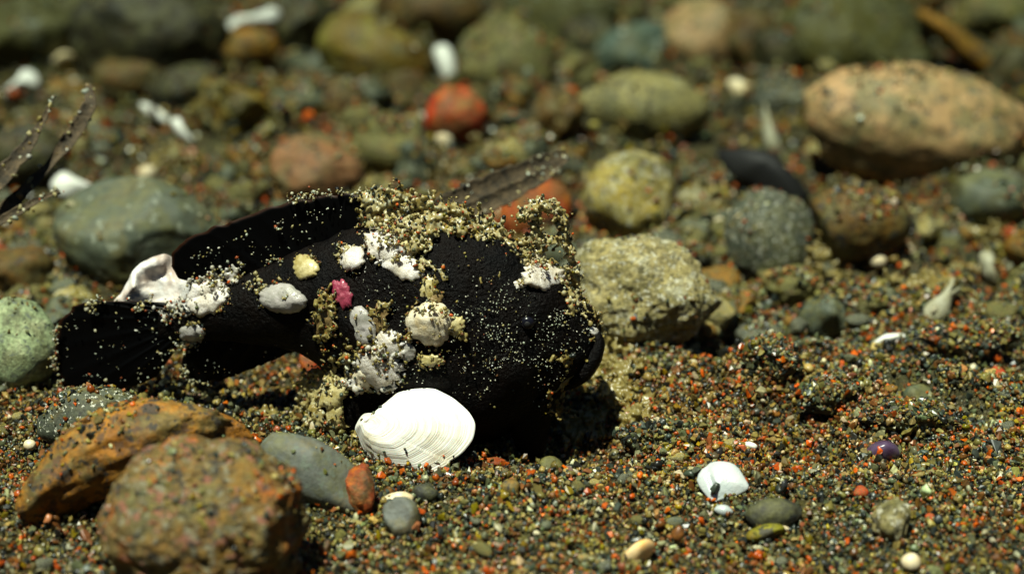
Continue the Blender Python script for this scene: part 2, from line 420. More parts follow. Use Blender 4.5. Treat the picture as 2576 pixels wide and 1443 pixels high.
# foreground left
S('rock', 'long arched ochre rock with dark pits leaning against the mottled red-brown rock', 345, 1150, 600, 300, 22, m_amber, cr=0.55, bury=0.1, sub=5, rough=0.13, cuts=2, seed=41, dust=0.35, arch=90)
S('rock', 'big rounded rock mottled red, brown and grey in front of the ochre rock', 515, 1300, 540, 410, 0, m_redmot, cr=0.8, bury=0.12, sub=6, rough=0.15, cuts=3, seed=52, dust=0.55)
S('rock', 'smooth blue-grey slab of rock sloping down beside the white clam shell', 795, 1180, 290, 190, -30, m_slab, cr=0.5, bury=0.1, sub=4, rough=0.06, cuts=2, seed=14, dust=0.15)
S('stone', 'brick-red pitted stone at the lower end of the blue-grey slab', 905, 1222, 80, 120, 10, m_red, cr=0.8, rough=0.16, seed=5, dust=0.6)
S('stone', 'sand-crusted dark grey rounded stone under the black tail fin', 235, 1045, 280, 150, 6, m_greyd, cr=0.6, rough=0.09, seed=9, dust=1.1)
S('pebble', 'blue-grey rounded pebble with a cream chip on it', 1010, 1295, 96, 96, 0, m_slab, cr=0.8, rough=0.10, seed=10, dust=0.4)
S('pebble', 'flat cream pebble lying behind the blue-grey pebble', 1000, 1252, 84, 34, 8, m_bead, cr=0.7, sub=3, rough=0.12, seed=11, dust=0.1)
# left middle
S('boulder', 'large smooth grey-green rock behind the dorsal fin', 350, 580, 435, 275, -8, m_teal, cr=0.75, bury=0.1, sub=5, rough=0.06, cuts=2, seed=16, dust=0.10)
S('stone', 'pale mint green rounded stone beside the tail tip', 40, 855, 215, 220, 0, m_mint, cr=0.8, rough=0.08, cuts=1, seed=17, dust=0.5)
S('pebble', 'small buff pebble above the tail fin', 190, 748, 115, 66, 0, m_spot, sub=3, rough=0.14, seed=18, dust=0.5)
S('stone', 'dark brown stone in the shadow left of the grey-green rock', 40, 680, 200, 130, 0, m_brown, seed=19)
# middle background
S('stone', 'pinkish brown rounded rock behind the dorsal fin growth', 795, 415, 240, 170, 3, m_pinkb, cr=0.8, sub=5, rough=0.08, cuts=2, seed=21, dust=0.2)
S('stone', 'bright orange-red rounded stone standing in grey gravel', 1145, 290, 160, 150, -15, m_orange, cr=0.9, bury=0.05, rough=0.10, cuts=3, seed=22, dust=0.12)
S('rock', 'smooth olive yellow rock sloping down towards a white oval shell', 950, 130, 310, 205, -24, m_olive, cr=0.8, sub=5, rough=0.08, cuts=3, seed=23, dust=0.08)
S('rock', 'tall grey-olive conical rock beside the white oval shell', 1275, 130, 250, 225, 0, m_golive, cr=0.8, sub=5, rough=0.12, cuts=4, seed=24, dust=0.3)
S('stone', 'oblong speckled granite pebble lying on its long side', 1617, 268, 345, 180, -4, m_gran, cr=0.75, bury=0.05, sub=5, rough=0.05, cuts=1, seed=25, dust=0.3)
S('stone', 'flat blue-green stone behind the speckled granite pebble', 1620, 125, 275, 140, 0, m_tealg, cr=0.9, sub=4, rough=0.08, cuts=2, seed=26, dust=0.2)
S('stone', 'blocky buff stone rising behind the flat blue-green stone', 1760, 75, 185, 170, 0, m_tan, cr=0.8, sub=4, rough=0.10, cuts=4, square=0.25, seed=27, dust=0.1)
S('boulder', 'big dark olive boulder behind the tan boulder', 2145, 85, 410, 260, 0, m_dolive, cr=0.8, sub=5, rough=0.09, cuts=2, seed=28, dust=0.2)
S('boulder', 'large pale tan boulder sprinkled with dark sand', 2300, 305, 575, 300, -9, m_tan, cr=0.7, bury=0.10, sub=5, rough=0.09, cuts=2, seed=29, dust=0.30)
S('rock', 'ochre corner rock emerging from under the tan boulder', 2570, 390, 180, 110, 0, m_ochre, cr=0.8, rough=0.08, seed=30, dust=0.2)
S('rock', 'long ochre brown rock slanting down behind the tan boulder', 2430, 110, 250, 170, -38, m_ochre, cr=0.6, rough=0.07, cuts=2, seed=31, dust=0.1)
S('stone', 'upright buff stone with dark spots behind the cream encrusted stone', 1582, 485, 240, 215, 0, m_spot, cr=0.8, sub=5, rough=0.10, cuts=3, seed=32, dust=0.15)
S('rock', 'cream and yellow encrusted rough rock in front of the fish face', 1625, 730, 385, 285, -6, m_cream, cr=0.8, bury=0.08, sub=6, rough=0.17, cuts=1, seed=33, dust=0.8)
S('stone', 'dark sand-covered domed stone beside the black mussel valve', 1935, 585, 230, 225, 0, m_greyd, cr=0.8, sub=5, rough=0.08, cuts=2, seed=34, dust=1.2)
S('stone', 'brown round stone with a pale spot on top', 2165, 560, 255, 195, 0, m_brown, cr=0.85, bury=0.03, sub=5, rough=0.06, cuts=1, seed=35, dust=0.9)
S('stone', 'grey-green stone below the ochre corner rock', 2490, 485, 190, 130, 0, m_teal, cr=0.9, rough=0.10, seed=36, dust=0.7)
S('clod', 'crusted lump of dark sand standing on the ripple', 1935, 895, 150, 115, 0, m_dark, cr=0.8, rough=0.18, seed=37, dust=3.0, cat='sand lump')
S('clod', 'crumbly overhanging lump of sand at the edge of the sand hollow', 2105, 985, 190, 90, 4, m_dark, cr=0.6, rough=0.2, seed=83, dust=3.0, cat='sand lump')
S('clod', 'low crusted sand hump above the purple shell', 2290, 1045, 260, 80, -4, m_dark, cr=0.5, rough=0.2, seed=84, dust=3.0, cat='sand lump')
S('clod', 'sandy ledge under the pale forked sprig', 2420, 850, 300, 100, 3, m_dark, cr=0.5, rough=0.2, seed=85, dust=3.0, cat='sand lump')
S('clod', 'rounded sand hump between the chin algae and the nacreous fragment', 1660, 1090, 230, 80, 0, m_dark, cr=0.6, rough=0.2, seed=86, dust=3.0, cat='sand lump')
S('stone', 'smooth salmon-red stone behind the dark leaf blade', 1345, 515, 190, 140, 22, m_red, cr=0.6, sub=5, rough=0.06, cuts=2, seed=38, dust=0.05)
S('rock', 'lumpy yellow ochre rubble piece with a hollow underside', 580, 275, 205, 165, -12, m_olive, cr=0.7, sub=5, rough=0.30, cuts=4, seed=39, dust=0.5)
S('stone', 'small yellow ochre stone under the white shell shard', 635, 120, 140, 95, 0, m_ochre, rough=0.12, seed=40, dust=0.1)
S('boulder', 'huge dark boulder in the shade with a brown stone before it', 380, 75, 400, 250, 0, m_shade, cr=0.7, sub=5, rough=0.10, cuts=3, seed=61, dust=0.05)  # the deep shade on this boulder is painted as its rock colour
S('stone', 'dark brown hump-backed stone before the huge dark boulder', 325, 195, 190, 110, 0, m_brown, rough=0.10, seed=62, dust=0.1)
S('rock', 'brown rock behind the olive yellow rock', 1085, 30, 290, 150, 0, m_brown, cr=0.8, rough=0.10, seed=63, dust=0.1)
S('rock', 'shadowed dark rock behind the conical rock', 1400, 45, 320, 190, 0, m_dolive, cr=0.8, rough=0.10, seed=64, dust=0.1)
S('stone', 'rough brown stone beside the buff blocky stone', 1890, 95, 130, 160, 0, m_brown, rough=0.16, seed=65, dust=0.4)
S('stone', 'crumbly dark stone with orange grains beside the tan boulder', 1965, 235, 150, 140, 0, m_greyd, rough=0.2, seed=66, dust=1.2)
S('stone', 'gravelly green-brown lump leaning against the conical rock', 1430, 185, 170, 110, 28, m_golive, rough=0.3, seed=67, dust=0.8)
S('stone', 'olive brown lump of gravel right of the yellow rubble piece', 870, 250, 120, 120, 0, m_brown, rough=0.25, seed=68, dust=0.8)
S('rock', 'dark rock in the far corner above the little yellow shell', 60, 70, 250, 160, 0, m_dolive, rough=0.12, seed=69, dust=0.2)
S('rock', 'grey-brown rock behind the dark olive boulder', 2500, 40, 220, 130, 0, m_golive, rough=0.12, seed=70, dust=0.3)
S('boulder', 'brown-black boulder filling the gap behind the ochre stone and white shard', 765, 45, 160, 180, 0, m_shade, cr=0.8, sub=5, rough=0.12, seed=91, dust=0.1)  # added to fill a black gap; the shade there is its colour
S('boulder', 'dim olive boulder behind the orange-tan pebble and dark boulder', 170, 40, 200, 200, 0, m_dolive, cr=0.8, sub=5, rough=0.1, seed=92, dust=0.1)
S('rock', 'dark wedge rock between the conical rock and the flat blue-green stone', 1480, 95, 170, 130, 0, m_shade, cr=0.8, rough=0.12, seed=93, dust=0.2)  # this and the next two are added, gap shade painted as rock colour
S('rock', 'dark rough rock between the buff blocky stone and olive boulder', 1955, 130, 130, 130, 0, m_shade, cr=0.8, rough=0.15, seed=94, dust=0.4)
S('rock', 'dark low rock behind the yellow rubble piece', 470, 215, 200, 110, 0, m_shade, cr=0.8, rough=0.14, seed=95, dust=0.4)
S('rock', 'shaded brown rock beside the orange-red stone', 1010, 225, 160, 110, 0, m_brown, cr=0.8, rough=0.16, seed=96, dust=0.6)
S('rock', 'dark gravelly rock left of the granite pebble', 1400, 290, 150, 140, 0, m_brown, cr=0.8, rough=0.2, seed=97, dust=0.7)
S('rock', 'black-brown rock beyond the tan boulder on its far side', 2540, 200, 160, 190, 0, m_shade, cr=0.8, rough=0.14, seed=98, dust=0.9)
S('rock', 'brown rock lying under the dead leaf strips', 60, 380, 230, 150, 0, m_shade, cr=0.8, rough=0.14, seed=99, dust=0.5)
S('pebble', 'small orange-tan pebble below the little yellow shell', 168, 226, 88, 50, 0, m_ochre, sub=3, rough=0.08, seed=71, dust=0.0)
S('pebble', 'yellow crumbly pebble beside the spotted buff stone', 1745, 500, 90, 64, 0, m_cream, sub=4, rough=0.2, seed=72, dust=0.2)
S('pebble', 'yellowish flat pebble leaning on the brown round stone', 2090, 478, 75, 60, 20, m_cream, sub=4, rough=0.12, seed=73, dust=0.1)
S('pebble', 'small dark oval pebble behind a tiny cream chip', 1945, 1287, 145, 72, 2, m_dark, cr=0.6, sub=4, rough=0.07, cuts=1, seed=74, dust=0.15)
S('pebble', 'olive yellow smooth pebble touching the tiny cream chip', 1925, 1335, 100, 40, 12, m_olive, cr=0.8, sub=3, rough=0.06, seed=75, dust=0.1)
S('pebble', 'knobbly pale buff pebble standing out of the bare sand', 2240, 1300, 100, 105, 0, m_cream, cr=0.8, sub=4, rough=0.2, seed=76, dust=0.3)
S('pebble', 'translucent bluish quartz pebble half sunk in the ripple crest', 2310, 990, 80, 50, 0, m_tealg, sub=3, rough=0.15, seed=77, dust=0.4)
S('pebble', 'greenish round pebble just right of the clam shell', 1385, 1172, 62, 52, 0, m_golive, sub=3, rough=0.08, seed=78, dust=0.2)
S('pebble', 'amber brown pebble on the sand below the clam shell', 1285, 1222, 50, 40, 0, m_ochre, sub=3, rough=0.08, seed=79, dust=0.1)
S('pebble', 'long brick-red splinter of stone right of the clam shell', 1245, 1160, 58, 22, -8, m_red, cr=0.9, sub=3, rough=0.16, seed=80, dust=0.1)
S('pebble', 'black faceted pebble on the sand in front of the clam shell', 1070, 1235, 70, 44, 0, m_dark, sub=3, rough=0.14, seed=81, dust=0.2)
S('pebble', 'orange-red chip of stone beneath the fish belly', 785, 905, 66, 80, 15, m_orange, cr=0.5, sub=3, rough=0.14, seed=82, dust=0.1)

# sand heaped against the feet of the stones
for fx, fy, rx, ry in FOOT:
    if rx > 0.12: SKIRT.append((fx, fy, rx, ry, min(0.30, 0.26 * min(rx, ry)), max(0.10, 0.30 * min(rx, ry))))
SK[0] = np.array(SKIRT)

# ------------------------------------------------------------------ seabed
def axis(lo, hi, step, ext_lo, ext_hi):
    a = list(np.arange(lo, hi + 1e-6, step)); s = step
    while a[-1] < ext_hi: s *= 1.35; a.append(a[-1] + s)
    s = step
    while a[0] > ext_lo: s *= 1.35; a.insert(0, a[0] - s)
    return np.array(a)
xs = axis(-9, 9, 0.06, -150, 150); ys = axis(-3.2, 15, 0.06, -60, 320)
GX, GY = np.meshgrid(xs, ys)
V = np.stack([GX.ravel(), GY.ravel(), T(GX.ravel(), GY.ravel())], 1)
nx, ny = len(xs), len(ys)
ii = (np.arange(ny - 1)[:, None] * nx + np.arange(nx - 1)[None]).ravel()
seabed = link_mesh('seabed', V, np.stack([ii, ii + 1, ii + nx + 1, ii + nx], 1), M_BED, origin=np.zeros(3))
seabed['kind'] = 'structure'

# the loose sand: denser and finer where it can be seen from close by
pts, sizes = [], []
for (y0, y1, size, cover) in ((-2.9, 1.2, 0.048, 3.3), (1.2, 4.0, 0.056, 2.8), (4.0, 9.0, 0.075, 2.1), (9.0, 19.5, 0.115, 1.5), (19.5, 40.0, 0.26, 1.2)):
    hw0 = 5.6 + 0.30 * max(y1, 0)
    n = int((y1 - y0) * 2 * hw0 * cover / size ** 2 * 0.8)
    x = rng.uniform(-hw0, hw0, n); y = rng.uniform(y0, y1, n)
    s = size * np.clip(rng.lognormal(-0.10, 0.30, n), 0.45, 2.4)
    pts.append(np.stack([x, y, T(x, y) + rng.uniform(-0.1, 0.6, n) * s + (rng.random(n) < .35) * s * 0.7], 1)); sizes.append(s)
for (y0, y1, size, cover) in ((-2.9, 1.6, 0.028, 0.6), (1.6, 4.5, 0.034, 0.4)):      # fines that fill the gaps
    hw0 = 5.0 + 0.30 * max(y1, 0)
    n = int((y1 - y0) * 2 * hw0 * cover / size ** 2)
    x = rng.uniform(-hw0, hw0, n); y = rng.uniform(y0, y1, n); s = size * rng.lognormal(-.1, .3, n)
    pts.append(np.stack([x, y, T(x, y) + rng.uniform(-.2, 1.0, n) * s], 1)); sizes.append(s)
n = 26000; x = rng.uniform(0.8, 5.8, n); y = rng.uniform(-0.4, 3.8, n); s = 0.05 * rng.lognormal(-.1, .3, n)
pts.append(np.stack([x, y, T(x, y) + rng.uniform(0, .9, n) * s], 1)); sizes.append(s)
P = np.concatenate(pts); GS = np.concatenate(sizes)
cl = pick_cols(len(P))
patch = n2(P[:, 0], P[:, 1], 0.5, 21)
cl[:, :3] *= (1 + 0.25 * patch)[:, None]; rd = np.clip(n2(P[:, 0], P[:, 1], 0.9, 22), 0, 1); cl[:, :3] *= 1 + rd[:, None] * np.array([0.25, -0.12, -0.3])
sand = cloud('sand_grains', P, GS, cl)
tag(sand, 'loose coarse volcanic sand of olive, black and orange grains covering the seabed', 'sand', kind='stuff')

# ------------------------------------------------------------------ small gravel, each piece its own
GM = {'grey-brown': (m_golive, 'stone'), 'dark': (m_greyd, 'stone'), 'orange-red': (m_orange, 'stone'), 'ochre': (m_ochre, 'stone'), 'tan': (m_spot, 'stone'), 'grey-green': (m_teal, 'stone')}
shape_cache = {}
def gravel_mesh(kind, k, sub):
    key = (kind, k, sub); lump = 10 <= k < 20; chip = k >= 20
    if key not in shape_cache:
        p, f = rock_shape(sub, (1700 if chip else 900) + 13 * k + len(kind), 0.42 if lump else 0.22 if chip else 0.17, 9 if chip else 4, 0.1)
        p = p / np.abs(p).max(0); p[:, 2] += 1
        me = bpy.data.meshes.new('gravel'); me.from_pydata(p.tolist(), [], f.tolist())
        me.polygons.foreach_set('use_smooth', [True] * len(me.polygons)); me.materials.append(GM[kind][0]); shape_cache[key] = me
    return shape_cache[key]

def gravel(x, y, size, kind, where, nm):
    k = int(rng.integers(0, 5)) + (10 if nm == 'rubble_lump' else 20 if nm == 'stone_chip' else 0)
    o = bpy.data.objects.new(nm, gravel_mesh(kind, k, 2 if nm == 'grit_pebble' else 3)); COL.objects.link(o)
    sx, sy, sz = size * rng.uniform(.85, 1.2), size * rng.uniform(.6, 1.0), size * rng.uniform(.5, .85)
    o.scale = (sx / 2, sy / 2, sz / 2); o.rotation_euler = (rng.uniform(-.35, .35), rng.uniform(-.35, .35), rng.uniform(0, 6.28))
    o.location = (x, y, T(x, y) - sz * 0.10)
    if size > 0.15:
        n = int(rng.uniform(0, 60 if nm == 'rubble_lump' else 26) * (size / 0.3) ** 2); a = rng.uniform(0, 6.28, n); t = np.sqrt(rng.random(n)) * 0.8
        gs = 0.045 * max(1, (y + 13) / 16) * rng.lognormal(-.1, .35, n)
        DUST.append((np.stack([x + np.cos(a) * t * sx * .42, y + np.sin(a) * t * sy * .42, o.location.z + sz * (0.5 + 0.5 * np.sqrt(1 - t ** 2)) - 0.01], 1), gs))
    near = min((l for l in LAND if l[3]), key=lambda l: math.hypot(x - l[0], y - l[1]) - l[2])
    gap = math.hypot(x - near[0], y - near[1]) - near[2]
    big = 'tiny' if size < (.09 if y < 2 else .2) else 'small' if size < (.13 if y < 2 else .34) else 'larger'
    form = 'flat' if sz < 0.62 * size else 'long' if sx > 1.45 * sy else 'rounded' if sz > 0.76 * size else 'angular'
    tag(o, '%s %s %s %s %s the %s' % (big, form, kind, nm.replace('_', ' '), 'right beside' if gap < 0.15 else 'close to' if gap < 0.6 else 'nearest', near[3]), 'gravel', 'loose %s %s' % (nm.replace('_', ' ') + 's', where))
    return o

placed = []
PROTECT = [(1815, 1210, 85), (2215, 1135, 60), (1605, 1388, 50), (1045, 1085, 175), (1945, 1300, 95), (2240, 1300, 60), (1000, 1280, 60), (632, 60, 88), (392, 290, 58), (460, 330, 42), (1118, 160, 58), (180, 462, 62), (50, 212, 58), (160, 157, 44), (1863, 228, 48), (1940, 318, 68), (1870, 420, 80), (1950, 470, 80), (370, 437, 36), (2208, 655, 36), (2276, 632, 36),
    (1118, 351, 36), (2360, 755, 75), (2488, 675, 55), (2245, 852, 60), (1145, 290, 85), (790, 410, 100), (350, 570, 190), (1610, 265, 150), (1580, 480, 110), (580, 275, 90), (2300, 300, 210), (2160, 560, 110), (1345, 500, 80)]
def in_the_way(x, y, s):                      # keep the gravel off the little shells
    px, py, d = proj(np.array([x, y, float(T(x, y)) + 0.3 * s])); r = 0.5 * s / d / K
    return any(math.hypot(px - a, py - b) < c + 0.8 * r for a, b, c in PROTECT)
def free(x, y, r, lim):
    for fx, fy, rx, ry in FOOT:
        if ((x - fx) / (rx * lim + r)) ** 2 + ((y - fy) / (ry * lim + r)) ** 2 < 1: return False
    for qx, qy, qr in placed:
        if (x - qx) ** 2 + (y - qy) ** 2 < (0.8 * (r + qr)) ** 2: return False
    return True
kinds = ['grey-brown', 'dark', 'orange-red', 'ochre', 'tan', 'grey-green']
count = 0
for _ in range(6000):
    if count >= 290: break
    y = 2.4 + 15.5 * rng.random() ** 1.25; x = rng.uniform(-1, 1) * (4.4 + 0.30 * y)
    s = float(np.clip(rng.lognormal(math.log(0.42), 0.38), 0.18, 1.0)) * (0.8 + 0.03 * y)
    if not free(x, y, s * 0.5, 0.8) or in_the_way(x, y, s): continue
    placed.append((x, y, s * 0.5)); count += 1
    gravel(x, y, s, kinds[rng.choice(6, p=[.36, .23, .035, .11, .1, .165])], 'behind the fish', 'gravel_stone')
for _ in range(9000):
    if count >= 570: break
    y = 2.4 + 14.5 * rng.random() ** 1.25; x = rng.uniform(-1, 1) * (4.0 + 0.28 * y)
    s = float(np.clip(rng.lognormal(math.log(0.24), 0.3), 0.13, 0.5)) * (0.8 + 0.03 * y)
    if not free(x, y, s * 0.30, 0.72) or in_the_way(x, y, s): continue
    placed.append((x, y, s * 0.30)); count += 1
    gravel(x, y, s, kinds[rng.choice(6, p=[.27, .24, .05, .18, .15, .11])], 'behind the fish', 'stone_chip')
count = 0
for _ in range(9000):
    if count >= 285: break
    y = 2.6 + 12.5 * rng.random() ** 1.2; x = rng.uniform(-1, 1) * (4.2 + 0.30 * y)
    s = float(np.clip(rng.lognormal(math.log(0.47), 0.30), 0.26, 0.9)) * (0.8 + 0.03 * y)
    if not free(x, y, s * 0.30, 0.72) or in_the_way(x, y, s): continue
    placed.append((x, y, s * 0.30)); count += 1
    gravel(x, y, s, kinds[rng.choice(6, p=[.28, .20, .03, .20, .16, .13])], 'behind the fish', 'rubble_lump')
count = 0
for _ in range(3000):
    if count >= 130: break
    y = rng.uniform(-1.9, 1.9); x = rng.uniform(-4.4, 4.6)
    if y < 1.2 and -3.6 < x < 1.0 and y > -0.4: continue
    s = float(np.clip(rng.lognormal(math.log(0.10), 0.35), 0.06, 0.24))
    if not free(x, y, s * 0.5, 0.9) or in_the_way(x, y, s): continue
    placed.append((x, y, s * 0.5)); count += 1
    gravel(x, y, s, kinds[rng.choice(6, p=[.22, .27, .22, .11, .08, .10])], 'in front of the fish', 'grit_pebble')

dq = np.concatenate([d[0] for d in DUST]); ds = np.concatenate([d[1] for d in DUST])
dust = cloud('settled_sand', dq, ds, pick_cols(len(dq)))
tag(dust, 'thin sprinkling of sand grains settled on the tops of stones', 'sand', kind='stuff')

# ------------------------------------------------------------------ plates and shells
def plate(name, label, outline, base, normal, mat, bulge=0.06, thick=0.02, cat='shell fragment', ridges=0.0, rings=8, noise=0.0, depth_add=0.0, dens=5, parent=None, at=None, groove=None):
    """A thin curved piece whose outline lies on a plane through the ground point under `base`."""
    n = np.array(normal, float); n /= np.linalg.norm(n)
    G = (ground(*base) if at is None else np.array(at)) + FWD * depth_add
    ol = np.array(outline, float); pts2 = []
    for i in range(len(ol)):                     # Catmull-Rom around the outline
        p0, p1, p2, p3 = ol[i - 1], ol[i], ol[(i + 1) % len(ol)], ol[(i + 2) % len(ol)]
        for s in np.arange(dens) / dens:
            pts2.append(0.5 * (2 * p1 + (p2 - p0) * s + (2 * p0 - 5 * p1 + 4 * p2 - p3) * s * s + (3 * p1 - p0 - 3 * p2 + p3) * s ** 3))
    ol = np.array(pts2); c = ol.mean(0); m = len(ol)
    front, back = [], []
    for r in range(rings + 1):
        t = r / rings
        q = c + (ol - c) * t
        R = ray(q[:, 0], q[:, 1]); d = ((G - CAM) @ n) / (R @ n)
        Pq = CAM + d[:, None] * R
        hgt = bulge * (1 - t ** 2) + (noise * (vnoise(Pq * 5, 77) + 0.45 * vnoise(Pq * 13, 78)) if noise else 0)
        if groove:
            (gx0, gy0), (gx1, gy1) = groove; L_ = math.hypot(gx1 - gx0, gy1 - gy0)
            dl = ((q[:, 0] - gx0) * (gy1 - gy0) - (q[:, 1] - gy0) * (gx1 - gx0)) / L_
            hgt = hgt - 0.035 * np.exp(-(dl / 5) ** 2)
        if ridges: hgt = hgt + ridges * np.sin(Pq[:, 0] * 60 + 20 * Pq[:, 2])
        e = thick * (1 - 0.6 * t ** 6)
        front.append(Pq + (hgt + e / 2)[:, None] * n if np.ndim(hgt) else Pq + (hgt + e / 2) * n)
        back.append(front[-1] - e * n)
    Vv = np.concatenate(front + back); F = []
    L = m * (rings + 1)
    for r in range(rings):
        for j in range(m):
            a, b = r * m + j, r * m + (j + 1) % m
            F.append([a, a + m, b + m, b]); F.append([L + a, L + b, L + b + m, L + a + m])
    for j in range(m):
        a, b = rings * m + j, rings * m + (j + 1) % m
        F.append([a, L + a, L + b, b])
    o = link_mesh(name, Vv, F, mat, parent=parent)
    if parent is None: tag(o, label, cat)
    return o

m_white = simple_mat('white_shell', (.80, .80, .74), (.70, .70, .62), 3, 0.4, 0.12, 0.4)
m_nacre = simple_mat('nacreous_shell', (.50, .52, .50), (.38, .44, .44), 5, 0.25, 0.3, 0.6, coat=0.4)
m_lilac = simple_mat('purple_shell', (.045, .018, .05), (.10, .075, .12), 5, 0.25, 0.1, 0.6)
m_yshell = simple_mat('yellow_shell', (.60, .45, .20), (.75, .66, .45), 4, 0.35, 0.15)
m_oshell = simple_mat('apricot_shell', (.78, .44, .14), (.86, .66, .36), 6, 0.3, 0.1)
m_blackshell = simple_mat('black_mussel_shell', (.010, .010, .010), (.016, .016, .015), 3, 0.6, 0.1, 0.2)
m_pale = simple_mat('pale_translucent_tissue', (.26, .24, .14), (.34, .33, .23), 9, 0.5, 0.4)

FACE = (0, -0.75, 0.66)
plate('shell_shard', 'bright white bent shell shard lying on a yellow ochre stone', [(558, 97), (575, 62), (618, 45), (650, 42), (680, 24), (706, 32), (698, 56), (660, 72), (622, 84), (590, 90)], (635, 165), FACE, m_white, 0.2, 0.06, noise=0.1)
plate('shell_shard', 'straight white rod-like shell splinter beside the yellow rubble piece', [(352, 262), (380, 266), (432, 298), (424, 314), (372, 290)], (400, 330), FACE, m_white, 0.05, 0.06)
plate('shell_shard', 'bright white pointed shell splinter touching the rod-like splinter', [(430, 306), (452, 298), (468, 328), (488, 358), (452, 342)], (470, 362), FACE, m_white, 0.06, 0.05)
plate('oval_shell', 'white oval shell valve standing between olive and conical rocks', [(1090, 130), (1105, 114), (1130, 120), (1146, 160), (1144, 198), (1128, 208), (1106, 180)], (1125, 212), FACE, m_white, 0.12, 0.05, cat='shell')
plate('shell_shard', 'square white shell fragment at the left edge of the grey-green rock', [(132, 445), (152, 424), (188, 446), (232, 470), (196, 486), (162, 498), (130, 474)], (180, 540), FACE, m_white, 0.08, 0.05)
plate('shell_shard', 'pale grey-white chip beside the orange-tan pebble', [(4, 236), (40, 205), (62, 176), (92, 188), (96, 220), (60, 226), (20, 246)], (50, 255), FACE, m_white, 0.12, 0.06)
plate('shell', 'little yellow pointed shell above the orange-tan pebble', [(128, 172), (142, 148), (172, 134), (192, 142), (182, 164), (152, 178)], (160, 184), FACE, m_yshell, 0.2, 0.08, cat='shell')
plate('shell_shard', 'yellowish white angular chip between granite pebble and tan boulder', [(1828, 210), (1850, 198), (1878, 212), (1898, 222), (1878, 236), (1866, 260), (1846, 240)], (1865, 270), FACE, m_yshell, 0.08, 0.08)
plate('shell_shard', 'tall tan sliver standing beside the tan boulder', [(1922, 258), (1934, 300), (1956, 350), (1962, 376), (1928, 372), (1918, 320)], (1940, 385), FACE, m_pale, 0.08, 0.06)
plate('mussel_valve', 'smooth black mussel valve lying between buff and brown stones', [(1802, 386), (1850, 378), (1915, 382), (1965, 412), (1990, 455), (2035, 490), (2010, 520), (1960, 505), (1900, 470), (1840, 440)], (1940, 530), (0.1, -0.55, 0.8), m_blackshell, 0.28, 0.05, cat='shell')
plate('iridescent_fragment', 'shiny nacreous white shell fragment with a groove half buried in bare sand', [(1752, 1206), (1776, 1170), (1806, 1160), (1848, 1168), (1874, 1204), (1882, 1228), (1850, 1246), (1800, 1262), (1778, 1248)], (1815, 1262), (-0.12, -0.62, 0.75), m_nacre, 0.07, 0.02, groove=((1775, 1180), (1806, 1262)), rings=20, dens=3, noise=0.012)
plate('shell_shard', 'tiny white lump under the nacreous fragment', [(1796, 1282), (1808, 1268), (1832, 1270), (1844, 1288), (1820, 1298)], (1820, 1300), FACE, m_nacre, 0.04, 0.03, noise=0.03)
plate('shell', 'apricot and cream shiny bivalve shell lying on sand with blurred grit', [(1566, 1404), (1580, 1380), (1610, 1362), (1640, 1360), (1646, 1378), (1630, 1402), (1596, 1418)], (1605, 1420), (0, -0.6, 0.8), m_oshell, 0.13, 0.03, cat='shell')
plate('shell', 'small dark purple bivalve shell half buried in a sand hollow', [(2172, 1146), (2190, 1118), (2222, 1108), (2256, 1122), (2264, 1146), (2236, 1160), (2200, 1162)], (2220, 1164), (0, -0.6, 0.8), m_lilac, 0.11, 0.03, cat='shell')
plate('shell_shard', 'tiny cream chip between dark oval and olive pebbles', [(1942, 1326), (1954, 1314), (1980, 1324), (1990, 1336), (1964, 1338)], (1966, 1340), FACE, m_bead, 0.03, 0.03)
plate('fleshy_sprig', 'pale forked fleshy sprig lying on sand', [(2316, 792), (2332, 762), (2366, 738), (2394, 700), (2402, 708), (2388, 734), (2416, 720), (2410, 738), (2396, 752), (2384, 792), (2346, 812)], (2350, 815), FACE, m_pale, 0.06, 0.05, cat='sprig', noise=0.012)
plate('shell_shard', 'tan chip standing at the far side of the pale sprig', [(2462, 640), (2490, 632), (2502, 660), (2496, 700), (2510, 716), (2480, 700), (2466, 672)], (2490, 745), FACE, m_pale, 0.08, 0.06, noise=0.04)
plate('shell_shard', 'white knobbly coral crumb on the sand ripple crest', [(2196, 862), (2222, 844), (2260, 838), (2296, 848), (2270, 858), (2230, 866)], (2245, 868), FACE, m_white, 0.05, 0.04, noise=0.05)
plate('shell_shard', 'clear square quartz flake on the ripple slope', [(2072, 1014), (2084, 996), (2106, 1002), (2098, 1022)], (2090, 1024), FACE, m_nacre, 0.01, 0.02)
plate('shell_shard', 'slim white rice-like chip in the bare sand', [(1866, 1116), (1886, 1110), (1904, 1120), (1898, 1130), (1878, 1126)], (1886, 1132), FACE, m_white, 0.02, 0.03)
plate('shell_shard', 'small blue-grey nacre flake behind the crusted sand lump', [(1944, 760), (1956, 744), (1980, 748), (1984, 764), (1962, 770)], (1962, 772), FACE, simple_mat('blue_nacre', (.20, .28, .42), (.35, .40, .50), 6, 0.2), 0.02, 0.02)
plate('shell_shard', 'broken white thread-like shell rim lying under the clam shell', [(1108, 1180), (1130, 1192), (1150, 1186), (1172, 1198), (1150, 1202), (1126, 1202)], (1140, 1204), (0, -0.5, 0.85), m_white, 0.02, 0.015, noise=0.03)
